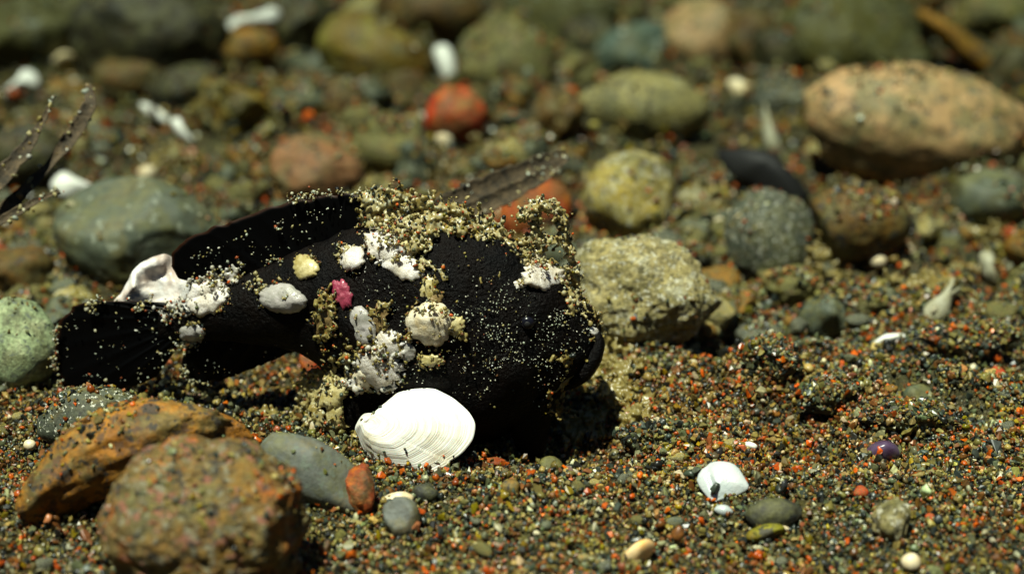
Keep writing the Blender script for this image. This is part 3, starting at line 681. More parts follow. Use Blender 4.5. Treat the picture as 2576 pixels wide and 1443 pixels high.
for (px, py, w, lab) in ((370, 437, 48, 'cream round snail shell on top of the grey-green rock'), (2208, 655, 44, 'cream round snail shell beside an ovoid one in open sand'),
                         (2276, 632, 46, 'cream ovoid snail shell next to a rounder cream shell'), (1118, 351, 48, 'cream round snail shell in front of the orange-red stone'),
                         (2080, 533, 60, 'pale grey round shell on the brown stone'), (2290, 1412, 50, 'cream round snail shell on the open blurred sand'), (75, 1118, 32, 'small white round shell beside the ochre rock'),
                         (1810, 562, 34, 'small white snail shell beside the dark domed stone')):
    S('snail_shell', lab, px, py, w, w * 0.92, 0, m_bead, cr=0.95, bury=0.0, sub=3, rough=0.05, cuts=0, dust=0, cat='shell', lift=0.045)

# ------------------------------------------------------------------ fish
def fplane(px, py):
    px = np.asarray(px, float); py = np.asarray(py, float); r = ray(px, py)
    Y = np.full(px.shape, 0.86)
    for _ in range(5):
        d = (Y - CAM[1]) / r[..., 1]; X = d * r[..., 0]
        Y = 0.86 + 0.13 * np.clip(-0.6 - X, 0, None)
    return CAM + d[..., None] * r

ST = np.array([  # px, top, bottom, half width
    [1512, 815, 865, 0.05], [1500, 790, 905, 0.14], [1480, 765, 930, 0.22], [1440, 722, 955, 0.31], [1400, 682, 985, 0.39], [1350, 645, 1030, 0.46],
    [1300, 606, 1070, 0.52], [1200, 560, 1120, 0.58], [1100, 540, 1140, 0.58], [1000, 545, 1135, 0.54], [920, 560, 1060, 0.47], [850, 580, 960, 0.40],
    [780, 610, 890, 0.33], [700, 650, 868, 0.26], [620, 690, 856, 0.20], [540, 725, 852, 0.15], [480, 745, 858, 0.11], [440, 762, 862, 0.08], [400, 790, 850, 0.05]])
def body_at(px):
    x = ST[::-1, 0]
    return [np.interp(px, x, ST[::-1, i]) for i in (1, 2, 3)]
def smooth_st(px):
    acc = [0, 0, 0]
    for o in (-40, -20, 0, 20, 40):
        b = body_at(np.clip(px + o * np.clip((1512 - px) / 60, 0, 1), 400, 1512))
        for i in range(3): acc[i] = acc[i] + b[i] / 5
    return acc
YN = np.array([0, -1.0, 0])
def front_raw(px, py):
    t, b, w = smooth_st(px)
    c = (t + b) / 2; h = (b - t) / 2
    r = np.clip((py - c) / h, -1, 1)
    inside = (np.abs(py - c) < h) & (px > 400) & (px < 1512)
    off = np.where(inside, w * np.sqrt(np.clip(1 - r * r, 0, 1)), 0.035)
    for path, rad, yo in LIMBS:
        for i in range(len(path) - 1):
            a0, b0 = np.array(path[i], float), np.array(path[i + 1], float); ab = b0 - a0
            tt = np.clip(((px - a0[0]) * ab[0] + (py - a0[1]) * ab[1]) / (ab @ ab), 0, 1)
            dist = np.hypot(px - a0[0] - tt * ab[0], py - a0[1] - tt * ab[1]) * 0.0034
            rr = rad[i] + (rad[i + 1] - rad[i]) * tt; y_ = yo[i] + (yo[i + 1] - yo[i]) * tt
            off = np.where(dist < rr, np.maximum(off, y_ + 0.7 * np.sqrt(np.clip(rr ** 2 - dist ** 2, 0, None))), off)
    return fplane(px, py) + off[..., None] * YN
LIMBS = [([(960, 920), (900, 960), (850, 1020), (800, 1075), (775, 1115)], [0.34, 0.28, 0.22, 0.15, 0.11], [0.18, 0.24, 0.30, 0.32, 0.32]),
         ([(1330, 960), (1330, 1030), (1340, 1110)], [0.24, 0.18, 0.10], [0.22, 0.22, 0.22])]
def surf(px, py):
    px = np.asarray(px, float); py = np.asarray(py, float)
    qx, qy = px.copy(), py.copy()
    for _ in range(8):
        ax, ay, _d = proj(front_raw(qx, qy)); qx = qx + 0.8 * (px - ax); qy = qy + 0.8 * (py - ay)
    return front_raw(qx, qy)

m_fish = simple_mat('black_fish_skin', (.0006, .0006, .0007), (.0028, .0014, .0008), 5, 0.5, 0.9, 0.09, bscale=30)
def fin_mat():
    t = NT('black_fin_membrane'); a = t.n('ShaderNodeAttribute'); a.attribute_type = 'GEOMETRY'; a.attribute_name = 'rim'
    col = t.mix(t.ramp(a.outputs['Fac'], 0.965, 1.0), (.0006, .0006, .0007), (.02, .007, .0025))
    bs = t.n('ShaderNodeBsdfPrincipled'); t.l(col, bs.inputs['Base Color']); bs.inputs['Roughness'].default_value = 0.45; bs.inputs['Specular IOR Level'].default_value = 0.09
    return t.out(bs.outputs[0])
m_fin = fin_mat()

fish = bpy.data.objects.new('fish', None); COL.objects.link(fish)
fo = fplane(1150.0, 1150.0); fish.location = (fo[0], fo[1], T(fo[0], fo[1])); fish.empty_display_size = 0.3
bpy.context.view_layer.update()
tag(fish, 'small black frogfish speckled with silt and crusted with white and yellow growths', 'fish')

# body: one continuous lofted skin
NSt, NR = 110, 72
sx = 1512 - (1512 - 400) * (np.linspace(0, 1, NSt) ** 1.25)
rows = []
for i, px in enumerate(sx):
    t, b, w = smooth_st(np.array(px)); c, h = (t + b) / 2, (b - t) / 2
    a = np.linspace(0, 2 * math.pi, NR, endpoint=False)
    py = c - h * np.cos(a); off = w * np.sign(np.sin(a)) * np.abs(np.sin(a)) ** 0.9
    Pq = fplane(np.full(NR, px), py); rows.append(Pq + off[:, None] * YN)
rows = np.array(rows); Vb = rows.reshape(-1, 3)
cen = np.repeat(rows.mean(1), NR, 0); nd = Vb - cen; nd /= np.linalg.norm(nd, axis=1)[:, None] + 1e-6
amp = np.repeat(np.clip(np.array([smooth_st(np.array(p))[2] for p in sx]) / 0.4, 0.15, 1), NR)
Vb = Vb + nd * (amp * (0.030 * vnoise(Vb * 3.2, 5) + 0.016 * vnoise(Vb * 8, 6) + 0.010 * vnoise(Vb * 20, 7)))[:, None]
Fb = []
for i in range(NSt - 1):
    for j in range(NR):
        j2 = (j + 1) % NR; Fb.append([i * NR + j, i * NR + j2, (i + 1) * NR + j2, (i + 1) * NR + j])
Vb = np.concatenate([Vb, rows[0].mean(0)[None], rows[-1].mean(0)[None]])
for j in range(NR):
    Fb.append([len(Vb) - 2, (j + 1) % NR, j]); Fb.append([len(Vb) - 1, (NSt - 1) * NR + j, (NSt - 1) * NR + (j + 1) % NR])
body = link_mesh('body', Vb, Fb, m_fish, parent=fish)

def resample(poly, n):
    p = np.array(poly, float); s = np.concatenate([[0], np.cumsum(np.linalg.norm(np.diff(p, axis=0), axis=1))])
    q = np.linspace(0, s[-1], n); return np.stack([np.interp(q, s, p[:, 0]), np.interp(q, s, p[:, 1])], 1)

def fin(name, base, outer, rays, t0=0.05, t1=0.008, yoff=0.0, nu=140, nv=18, scallop=3.0):
    b, o = resample(base, nu), resample(outer, nu); u = np.linspace(0, 1, nu)
    dirn = (o - b) / (np.linalg.norm(o - b, axis=1)[:, None] + 1e-6)
    o = o + dirn * (scallop * (np.abs(np.sin(u * rays * math.pi)) - 0.6))[:, None] + dirn * (2.5 * vnoise(np.stack([u * 40, u * 0, u * 0], 1), 3) - 16 * np.clip(vnoise(np.stack([u * 23, u * 0 + 5, u * 0], 1), 8) - 0.5, 0, 1))[:, None]
    fr, bk, rim = [], [], []
    for k in range(nv + 1):
        s = k / nv; q = b + (o - b) * s
        Pq = fplane(q[:, 0], q[:, 1]) + yoff * YN
        wave = 0.020 * s * np.sin(u * 9 + s * 2)
        th = (t0 * (1 - s) + t1 * s) / 2 + 0.010 * np.abs(np.cos(u * rays * math.pi)) ** 6 * (1 - 0.6 * s)
        fr.append(Pq + (wave + th)[:, None] * YN); bk.append(Pq + (wave - th)[:, None] * YN); rim.append(np.full(nu, s))
    Vf = np.concatenate(fr + bk); L = nu * (nv + 1); F = []
    for k in range(nv):
        for j in range(nu - 1):
            a = k * nu + j; F.append([a, a + 1, a + nu + 1, a + nu]); F.append([L + a, L + a + nu, L + a + nu + 1, L + a + 1])
    for k in range(nv):
        a = k * nu; F.append([a, a + nu, L + a + nu, L + a]); a = k * nu + nu - 1; F.append([a, L + a, L + a + nu, a + nu])
    for j in range(nu - 1):
        a = nv * nu + j; F.append([a, a + 1, L + a + 1, L + a]); F.append([j, L + j, L + j + 1, j + 1])
    return link_mesh(name, Vf, F, m_fin, parent=fish, attrs={'rim': np.concatenate(rim + rim)})

fin('dorsal_fin', [(1040, 640), (960, 660), (880, 680), (780, 705), (690, 725), (620, 735), (560, 745), (520, 735)],
    [(1040, 500), (985, 494), (870, 489), (780, 497), (690, 520), (600, 549), (540, 568), (470, 600), (432, 634), (432, 668), (448, 700), (480, 704), (540, 688), (600, 668)], 13)
fin('tail_fin', [(455, 768), (450, 800), (450, 830), (455, 858)],
    [(380, 757), (300, 757), (230, 758), (182, 772), (150, 806), (139, 860), (140, 915), (150, 962), (175, 976), (250, 978), (330, 974), (392, 950), (425, 905)], 9, 0.08, 0.006)
fin('anal_fin', [(520, 830), (600, 835), (700, 840), (800, 850), (860, 830)],
    [(468, 872), (458, 915), (466, 948), (495, 966), (550, 960), (640, 924), (720, 888), (790, 872), (850, 880)], 8, 0.07, 0.008)

def limb(name, path, radii, yoff, toes):
    path = np.array(path, float); n = 24
    s = np.linspace(0, 1, n); ps = np.linspace(0, 1, len(path))
    px = np.interp(s, ps, path[:, 0]); py = np.interp(s, ps, path[:, 1]); yo = np.interp(s, ps, yoff); rr = np.interp(s, ps, radii)
    C = fplane(px, py) + yo[:, None] * YN; m = 20; a = np.linspace(0, 2 * math.pi, m, endpoint=False); rows = []
    for i in range(n):
        tg = C[min(i + 1, n - 1)] - C[max(i - 1, 0)]; tg /= np.linalg.norm(tg)
        e1 = np.cross(tg, YN); e1 /= np.linalg.norm(e1); e2 = np.cross(tg, e1)
        rows.append(C[i] + rr[i] * (np.cos(a)[:, None] * e1 + 0.7 * np.sin(a)[:, None] * e2))
    Vl = np.array(rows).reshape(-1, 3); Vl = Vl + 0.02 * vnoise(Vl * 6, 9)[:, None] * np.array([1, 1, 1])
    F = [[i * m + j, i * m + (j + 1) % m, (i + 1) * m + (j + 1) % m, (i + 1) * m + j] for i in range(n - 1) for j in range(m)]
    F.append(list(range(m))[::-1]); F.append([(n - 1) * m + j for j in range(m)])
    lo = link_mesh(name, Vl, F, m_fish, parent=fish)
    end = C[-1]; tg = C[-1] - C[-4]; tg /= np.linalg.norm(tg)
    for k in range(toes):
        sgn = (k - (toes - 1) / 2) / toes; dv = tg * 0.16 + np.array([sgn * 0.30, 0, 0]) + np.array([0, -0.05, 0]); cs = []
        for i in range(8):
            c = end + dv * i / 7 - np.array([0, 0, 0.03 * (i / 7) ** 2]); r = 0.035 * (1 - 0.6 * i / 7)
            aa = np.linspace(0, 2 * math.pi, 8, endpoint=False)
            cs.append(c + r * (np.cos(aa)[:, None] * RIGHT + np.sin(aa)[:, None] * YN))
        Vt = np.array(cs).reshape(-1, 3); Ft = [[i * 8 + j, i * 8 + (j + 1) % 8, (i + 1) * 8 + (j + 1) % 8, (i + 1) * 8 + j] for i in range(7) for j in range(8)]
        Ft.append([56 + j for j in range(8)])
        link_mesh('fin_ray', Vt, Ft, m_fish, parent=lo)
        bpy.context.view_layer.update()
    return lo
limb('pectoral_fin', *LIMBS[0], 5)
limb('pelvic_fin', *LIMBS[1], 4)
# lower jaw with its lip, eye
jaw = []
jp = resample([(1395, 955), (1430, 940), (1462, 915), (1488, 880), (1503, 848), (1498, 822)], 20)
jc = fplane(jp[:, 0], jp[:, 1]) + 0.12 * YN; aa = np.linspace(0, 2 * math.pi, 14, endpoint=False)
for i in range(20):
    tg = jc[min(i + 1, 19)] - jc[max(i - 1, 0)]; tg /= np.linalg.norm(tg); e1 = np.cross(tg, YN); r = 0.085 * math.sin(math.pi * (0.12 + 0.8 * i / 19)) + 0.01
    jaw.append(jc[i] + r * (np.cos(aa)[:, None] * e1 + 1.6 * np.sin(aa)[:, None] * YN))
Vj = np.array(jaw).reshape(-1, 3); Fj = [[i * 14 + j, i * 14 + (j + 1) % 14, (i + 1) * 14 + (j + 1) % 14, (i + 1) * 14 + j] for i in range(19) for j in range(14)] + [list(range(14))[::-1], [266 + j for j in range(14)]]
link_mesh('lower_jaw', Vj, Fj, m_fish, parent=fish)
ev, ef = ico(3); ec = surf(np.array([1326.0]), np.array([812.0]))[0]
eye = link_mesh('eye', ec + ev * np.array([.055, .035, .055]), ef, simple_mat('dark_eye', (.003, .003, .005), (.006, .006, .01), 8, 0.25, 0.0, 0.3), parent=fish)
link_mesh('pupil', ec + np.array([0, -0.03, 0]) + ev * np.array([.024, .010, .024]), ef, m_blackshell, parent=eye)

# fleshy white, lilac and pink patches on the skin
m_pw = simple_mat('white_fleshy_patch', (.50, .44, .34), (.70, .66, .62), 8, 0.3, 0.9, 0.5, 0.5, 50)
m_pg = simple_mat('lilac_grey_patch', (.26, .25, .21), (.40, .37, .35), 10, 0.25, 0.5, 0.4, 0.25, 45)
m_pc = simple_mat('cream_fleshy_patch', (.58, .46, .26), (.68, .62, .48), 9, 0.4, 0.7, 0.45, 0.3, 50)
m_py = simple_mat('yellow_fleshy_patch', (.30, .235, .075), (.46, .40, .20), 14, 0.4, 0.45, 0.4, 0.2, 40)
m_pb = simple_mat('brown_fleshy_patch', (.14, .085, .03), (.24, .17, .07), 12, 0.4, 0.4, 0.3, 0.0, 40)
m_pp = simple_mat('crimson_patch', (.20, .012, .040), (.30, .05, .08), 9, 0.45, 0.6, 0.4, 0.15, 45)
BLOBS = []
def blob(name, cx, cy, w, h, ang, mat, height=0.09, seed=1, ragged=0.18, lab=None):
    height *= 0.75; BLOBS.append((cx, cy, w, h, ang, mat))
    rings, m = 14, 56; a = np.linspace(0, 2 * math.pi, m, endpoint=False)
    ca, sa = math.cos(math.radians(ang)), math.sin(math.radians(ang))
    ro = 1 + (0.05 + 0.75 * ragged) * (vnoise(np.stack([np.cos(a) * 1.6 + seed * 7, np.sin(a) * 1.6, a * 0], 1), 4) + 0.7 * vnoise(np.stack([np.cos(a) * 7 + seed * 7, np.sin(a) * 5, a * 0], 1), 8))
    vs = []
    for r in range(rings + 2):
        t = min(r / rings, 1.0)
        re = 1 + (ro - 1) * t ** 2.5
        dx, dy = np.cos(a) * re * t * w / 2, np.sin(a) * re * t * h / 2
        px, py = cx + dx * ca + dy * sa, cy - dx * sa + dy * ca
        B = surf(px, py)
        hh = height * np.sqrt(max(1 - t ** 2.1, 0)) ** 1.15 * (1 + 0.28 * vnoise(B * 6 + seed, 15)) + 0.008 * vnoise(B * 24, 16) * (1 - t * 0.5)
        if r == rings + 1: hh = np.full(m, -0.04)
        vs.append(B + hh[:, None] * (-FWD * 0.6 + YN * 0.4))
    Vv = np.array(vs).reshape(-1, 3)
    F = [[r * m + j, r * m + (j + 1) % m, (r + 1) * m + (j + 1) % m, (r + 1) * m + j] for r in range(rings + 1) for j in range(m)]
    o = link_mesh(name, Vv, F, mat, parent=fish)
    if lab: o['label'] = lab
    return o
blob('skin_patch', 522, 742, 118, 92, 20, m_pw, 0.13, 1, lab='white fleshy patch on the tail root')
blob('skin_patch', 712, 750, 118, 76, -12, m_pg, 0.11, 2, 0.08)
blob('skin_patch', 768, 674, 66, 62, -30, m_py, 0.08, 3)
blob('skin_patch', 888, 650, 64, 68, 0, m_pw, 0.10, 4)
blob('skin_patch', 965, 615, 105, 88, -30, m_pw, 0.10, 5, 0.25)
blob('skin_patch', 1012, 668, 120, 66, -35, m_pw, 0.08, 55, 0.2)
blob('skin_patch', 1076, 722, 46, 64, 0, m_py, 0.06, 6, 0.3)
blob('skin_patch', 1080, 812, 122, 112, -20, m_pc, 0.14, 7, 0.10, lab='round cream wart in the middle of the flank')
blob('skin_patch', 1146, 822, 46, 50, 0, m_py, 0.05, 27, 0.3)
blob('skin_patch', 912, 822, 62, 112, 14, m_pg, 0.09, 8, 0.10)
blob('skin_patch', 858, 740, 44, 84, 20, m_pp, 0.04, 9, 0.34, lab='crimson oval patch on the flank')
blob('skin_patch', 955, 920, 118, 130, 40, m_pw, 0.10, 10, 0.30, lab='ragged white patch above the pectoral fin')
blob('skin_patch', 978, 865, 60, 74, 10, m_pw, 0.08, 30, 0.2)
blob('skin_patch', 1020, 884, 46, 52, 0, m_pg, 0.06, 11, 0.15)
blob('skin_patch', 905, 955, 80, 60, 30, m_pc, 0.09, 31, 0.3)
blob('skin_patch', 826, 985, 112, 92, 20, m_py, 0.10, 12, 0.35)
blob('skin_patch', 842, 1045, 44, 76, 0, m_py, 0.06, 13, 0.35)
blob('skin_patch', 785, 1058, 44, 76, -35, m_pc, 0.05, 32, 0.25)
blob('skin_patch', 1362, 694, 108, 72, -10, m_pw, 0.17, 14, 0.24, lab='bright white lumpy patch on the forehead')
blob('skin_patch', 1350, 648, 44, 52, 10, m_pc, 0.07, 15, 0.2)
blob('skin_patch', 1310, 712, 34, 28, 0, m_pw, 0.04, 16, 0.3)
blob('skin_patch', 485, 838, 60, 52, 0, m_pg, 0.05, 17, 0.2)
blob('skin_patch', 1086, 906, 56, 34, 15, m_py, 0.05, 18, 0.4)
blob('skin_patch', 1496, 834, 30, 22, -40, m_pw, 0.05, 19, 0.2, lab='small white spot on the upper lip')

# clinging silt, sand and tufted growth: real little grains gathered into parts
VAR = []
for k in range(8):
    p, f = rock_shape(1 if k < 5 else 2, 700 + k, 0.34, 1); VAR.append((p / np.abs(p).max(), f))
def rotm(n):
    q = rng.normal(size=(n, 4)); q /= np.linalg.norm(q, axis=1)[:, None]; w, x, y, z = q.T
    return np.stack([np.stack([1 - 2 * (y * y + z * z), 2 * (x * y - z * w), 2 * (x * z + y * w)], -1), np.stack([2 * (x * y + z * w), 1 - 2 * (x * x + z * z), 2 * (y * z - x * w)], -1), np.stack([2 * (x * z - y * w), 2 * (y * z + x * w), 1 - 2 * (x * x + y * y)], -1)], 1)
def beads(name, P, R, C, parent=None, mat=None, stretch=0.35):
    vs, fs, cs, base = [], [], [], 0
    k = rng.integers(0, len(VAR), len(P)); RM = rotm(len(P)); sc_ = R[:, None] * (1 + stretch * rng.uniform(-1, 1, (len(P), 3)))
    for i in range(len(P)):
        v, f = VAR[k[i]]; vs.append((v * sc_[i]) @ RM[i].T + P[i]); fs.append(f + base); base += len(v); cs.append(np.repeat(C[i][None], len(v), 0))
    return link_mesh(name, np.concatenate(vs), np.concatenate(fs), mat or M_BEAD, parent=parent, attrs={'gcol': np.concatenate(cs)})

GPAL = np.array([[.42, .37, .17], [.50, .48, .33], [.30, .24, .07], [.42, .46, .36], [.22, .14, .04], [.45, .11, .03], [.02, .02, .018], [.65, .64, .54]])
GW = np.array([.30, .20, .15, .14, .06, .045, .035, .07]); GW /= GW.sum()
def gcols(n, w=GW):
    c = GPAL[rng.choice(len(GPAL), n, p=w)] * rng.lognormal(0, 0.2, (n, 1)); return np.concatenate([np.clip(c, .004, .85), np.ones((n, 1))], 1)
TOV = -FWD * 0.7 + np.array([0, 0, 0.6])
def clump(cx, cy, rx, ry, ang, n, r0, pile=0.08, thr=-0.1, lift=0.0):
    """knobbly threads that wander over the skin inside a ragged oval"""
    n = int(n * 0.62); a = rng.uniform(0, 6.28, n); t = np.sqrt(rng.random(n)); ca, sa = math.cos(math.radians(ang)), math.sin(math.radians(ang))
    dx, dy = np.cos(a) * t * rx, np.sin(a) * t * ry
    px, py = cx + dx * ca + dy * sa, cy - dx * sa + dy * ca
    k = vnoise(np.stack([px / 22, py / 22, px * 0 + cx], 1), 19) > thr + 0.9 * (t - 0.55)
    px, py, t = px[k], py[k], t[k]; m = len(px)
    r = r0 * 0.66 * np.clip(rng.lognormal(0, 0.38, m), 0.4, 2.2); hd = rng.uniform(0, 6.28, m); up = rng.random(m) ** 1.6 * pile * (1.2 - t) + lift * np.sqrt(1 - t ** 2); Ps, Rs = [], []
    for i in range(4):
        keep = rng.random(m) < (1, .8, .6, .4)[i]
        B = surf(px, py) + up[:, None] * TOV
        Ps.append(B[keep]); Rs.append((r * rng.uniform(.7, 1.2, m))[keep])
        hd = hd + rng.normal(0, .7, m); px = px + np.cos(hd) * r * 390; py = py + np.sin(hd) * r * 390; up = up + rng.uniform(0, 1.0, m) * r
    return np.concatenate(Ps), np.concatenate(Rs)
def strands(path, n, length, r0, jitter=10, up=(0, 0, 1)):
    """little beaded stalks standing off the outline of the fish"""
    q = resample(path, 400); out, rad = [], []
    for _ in range(n):
        p = q[rng.integers(0, 400)] + rng.normal(0, jitter, 2)
        b = surf(p[:1] * 1.0, p[1:] * 1.0)[0]; d = np.array(up, float) + rng.normal(0, 0.6, 3); d /= np.linalg.norm(d)
        L = max(2, int(rng.poisson(length * 1.2)))
        r = r0 * 0.60 * rng.uniform(0.6, 1.3)
        for i in range(L):
            out.append(b.copy()); rad.append(r * rng.uniform(0.7, 1.2)); d = d + rng.normal(0, 0.35, 3); d /= np.linalg.norm(d); b = b + d * r * 1.25
            if rng.random() < .3: out.append(b + rng.normal(0, 1, 3) * r); rad.append(r * rng.uniform(.5, 1.1))
        rad[-1] *= 1.4
    return np.array(out), np.array(rad)
def growth_mat(name, a, b, c):
    t = NT(name); v = t.coord(3.3)
    col = t.mix(t.ramp(t.noise(v, 9, 4, 0.6), 0.38, 0.62), a, b); col = t.mix(t.ramp(t.noise(v, 26, 3, 0.6), 0.55, 0.68), col, c)
    col = t.mix(t.ramp(t.noise(v, 44, 2), 0.68, 0.73), col, (.40, .10, .03))
    bs = t.n('ShaderNodeBsdfPrincipled'); t.l(col, bs.inputs['Base Color']); bs.inputs['Roughness'].default_value = 0.3; bs.inputs['Specular IOR Level'].default_value = 0.6
    tr = t.n('ShaderNodeBsdfTranslucent'); t.l(col, tr.inputs[0]); mx = t.n('ShaderNodeMixShader'); mx.inputs[0].default_value = 0.35
    t.l(bs.outputs[0], mx.inputs[1]); t.l(tr.outputs[0], mx.inputs[2]); return t.out(mx.outputs[0])
M_FRILL = growth_mat('frilly_growth', (.30, .225, .06), (.46, .40, .20), (.44, .45, .33))
M_FRILLB = growth_mat('brown_frilly_growth', (.22, .155, .035), (.32, .26, .085), (.40, .36, .20))
def gather(name, items, parent=fish, w=GW, lab=None, frill=None):
    if frill:
        P = np.concatenate([i[0] for i in items]); R = np.concatenate([i[1] for i in items])
        o = beads(name, P, R * 0.96, gcols(len(P), w), parent, frill); o['kind'] = 'stuff'
        if lab: o['label'] = lab
        md = o.modifiers.new('merge', 'REMESH'); md.mode = 'VOXEL'; md.voxel_size = 0.0105; md.use_smooth_shade = True
        k = rng.random(len(P)) < 0.22
        o2 = beads('clinging_sand', P[k] - FWD * 0.014 + np.array([0, 0, .008]), R[k] * 0.85, pick_cols(k.sum()), parent); o2['kind'] = 'stuff'
        return o

    P = np.concatenate([i[0] for i in items]); R = np.concatenate([i[1] for i in items])
    o = beads(name, P, R, gcols(len(P), w), parent); o['kind'] = 'stuff'
    if lab: o['label'] = lab
    return o
for (cx, cy, w_, h_, an) in ((1010, 548, 150, 72, -10), (1110, 552, 150, 56, -14), (1205, 582, 110, 40, -26), (1045, 600, 80, 70, 20), (945, 545, 70, 46, 0), (1290, 628, 80, 26, -38)):
    blob('crust_sheet', cx, cy, w_, h_, an, m_py, 0.06, cx, 0.45)
for (cx, cy, w_, h_, an) in ((815, 790, 44, 110, 6), (955, 795, 46, 66, 0), (1432, 742, 34, 90, 15), (1090, 745, 40, 50, 0)):
    blob('crust_sheet', cx, cy, w_, h_, an, m_pb, 0.04, cx, 0.45)
DORS = [(905, 505), (985, 500), (1060, 520), (1140, 530), (1210, 560), (1270, 590), (1320, 625), (1350, 645)]
gather('dorsal_crust', [clump(1010, 545, 110, 50, -12, 900, 0.020, 0.14, -0.5), clump(1120, 550, 120, 38, -14, 700, 0.019, 0.12, -0.4), clump(1230, 590, 100, 30, -28, 380, 0.017, 0.09, -0.3),
    clump(1040, 600, 55, 50, 20, 380, 0.019, 0.10, -0.3), clump(940, 540, 60, 40, 0, 260, 0.018, 0.10, -0.1), clump(890, 620, 50, 40, 30, 170, 0.016, 0.06, 0.0), clump(1075, 690, 45, 40, 0, 170, 0.017, 0.05),
    clump(1310, 640, 60, 24, -35, 190, 0.016, 0.06), strands(DORS, 150, 4, 0.020, 12), strands([(905, 498), (1000, 498), (1150, 525)], 55, 6, 0.019, 6)], lab='granular yellow-white crust along the back', frill=M_FRILL)
gather('fin_silt', [strands([(720, 508), (790, 494), (870, 487), (920, 492)], 26, 4, 0.015, 5), clump(735, 495, 24, 12, 0, 26, 0.014, 0.02), clump(690, 572, 22, 6, -10, 18, 0.010, 0.01), clump(760, 505, 10, 14, 0, 10, 0.02, 0.02),
    strands([(150, 815), (139, 865), (141, 915), (152, 962), (170, 978)], 46, 2, 0.014, 3, (-1, -.2, 0)), strands([(235, 760), (330, 757), (420, 757)], 14, 3, 0.016, 4), clump(345, 775, 16, 22, 0, 24, 0.017, 0.03), clump(232, 775, 18, 22, 0, 22, 0.018, 0.03),
    clump(570, 690, 60, 22, 18, 150, 0.017, 0.05), clump(500, 715, 40, 16, 25, 80, 0.017, 0.04), clump(560, 640, 14, 16, 40, 24, 0.017, 0.03), clump(440, 790, 40, 30, 0, 90, 0.016, 0.04), clump(640, 715, 40, 22, -30, 60, 0.015, 0.03), clump(700, 655, 45, 7, 8, 36, 0.011, 0.02),
    clump(470, 870, 26, 22, 0, 50, 0.015, 0.03), strands([(462, 900), (462, 935), (480, 960), (530, 966)], 22, 3, 0.014, 4, (-.4, -.2, -.6)), clump(400, 900, 14, 22, 20, 26, 0.014, 0.02)])
gather('flank_crust', [clump(815, 790, 34, 70, 6, 260, 0.016, 0.08, -0.3), clump(800, 840, 26, 44, 0, 120, 0.016, 0.08, -0.2), clump(955, 790, 34, 44, 0, 150, 0.016, 0.06, -0.2), clump(1010, 860, 34, 40, 0, 110, 0.016, 0.05),
    clump(920, 900, 62, 58, 30, 300, 0.018, 0.09, -0.2), clump(1080, 812, 66, 56, 0, 60, 0.012, 0.12), clump(960, 960, 60, 36, 20, 160, 0.018, 0.08, -0.1), clump(1150, 830, 26, 30, 0, 60, 0.014, 0.04), clump(1095, 905, 50, 26, 15, 80, 0.014, 0.04), clump(1090, 740, 34, 40, 0, 110, 0.015, 0.04)],
    w=np.array([.3, .15, .25, .05, .17, .05, .02, .01]), frill=M_FRILLB)
gather('pectoral_growth', [clump(820, 985, 76, 62, 20, 420, 0.020, 0.10, -0.2), clump(842, 1060, 34, 50, 0, 170, 0.019, 0.08, -0.2), clump(765, 1050, 50, 60, 30, 200, 0.019, 0.08, 0.0), clump(730, 1080, 50, 34, 0, 120, 0.018, 0.08), clump(860, 930, 50, 40, 0, 120, 0.018, 0.08),
    strands([(740, 1060), (780, 990), (820, 930), (860, 890)], 60, 4, 0.017, 14, (-.5, -.4, .3)), strands([(842, 1100), (840, 1150)], 14, 5, 0.014, 3, (0, -.2, -1))], lab='yellowish tufted growth over the pectoral fin', frill=M_FRILL)
gather('forehead_growth', [clump(1350, 655, 60, 34, -20, 220, 0.017, 0.08, -0.1), clump(1430, 740, 30, 60, 15, 220, 0.017, 0.07, -0.2), clump(1460, 770, 28, 36, 0, 80, 0.015, 0.05), clump(1395, 700, 40, 40, 0, 120, 0.015, 0.07),
    strands([(1340, 640), (1400, 690), (1450, 735)], 40, 3, 0.016, 8)], frill=M_FRILL)
gather('patch_silt', [clump(522, 742, 50, 38, 20, 60, 0.013, 0.02, -.2, 0.12), clump(965, 615, 46, 38, 0, 80, 0.014, 0.02, -.2, 0.10), clump(1012, 668, 52, 28, -35, 60, 0.013, 0.02, -.2, .08), clump(1080, 812, 56, 50, 0, 110, 0.012, 0.02, -.4, .13),
    clump(955, 920, 50, 55, 40, 130, 0.014, 0.03, -.2, .1), clump(888, 650, 26, 28, 0, 26, 0.012, 0.02, -.2, .09), clump(1362, 694, 46, 30, -10, 70, 0.013, 0.02, -.2, .11), clump(712, 750, 50, 30, 0, 20, 0.011, 0.01, 0, .10), clump(912, 822, 26, 48, 14, 16, 0.011, 0.01, 0, .08)], w=np.array([.32, .13, .28, .02, .13, .06, .06, .0]))
M_FRILLW = growth_mat('white_frilly_growth', (.50, .47, .38), (.62, .60, .58), (.46, .42, .26))
gather('white_growth', [clump(955, 925, 74, 66, 40, 210, 0.020, 0.10, -0.3, .03), clump(900, 955, 50, 40, 20, 130, 0.020, 0.09, -0.3, .03), clump(975, 625, 74, 50, -30, 130, 0.016, 0.05, 0.1, .03), clump(890, 650, 44, 40, 0, 70, 0.015, 0.05, 0.1, .02),
    clump(540, 725, 66, 44, 25, 170, 0.018, 0.06, -0.1, .04), clump(450, 775, 62, 22, 14, 130, 0.018, 0.06, -0.2), clump(585, 690, 44, 18, 30, 90, 0.018, 0.05, -0.2), clump(1020, 885, 34, 34, 0, 50, 0.015, 0.04)],
    w=np.array([.27, .2, .2, .1, .1, .06, .07, .0]), frill=M_FRILLW)
edge = []
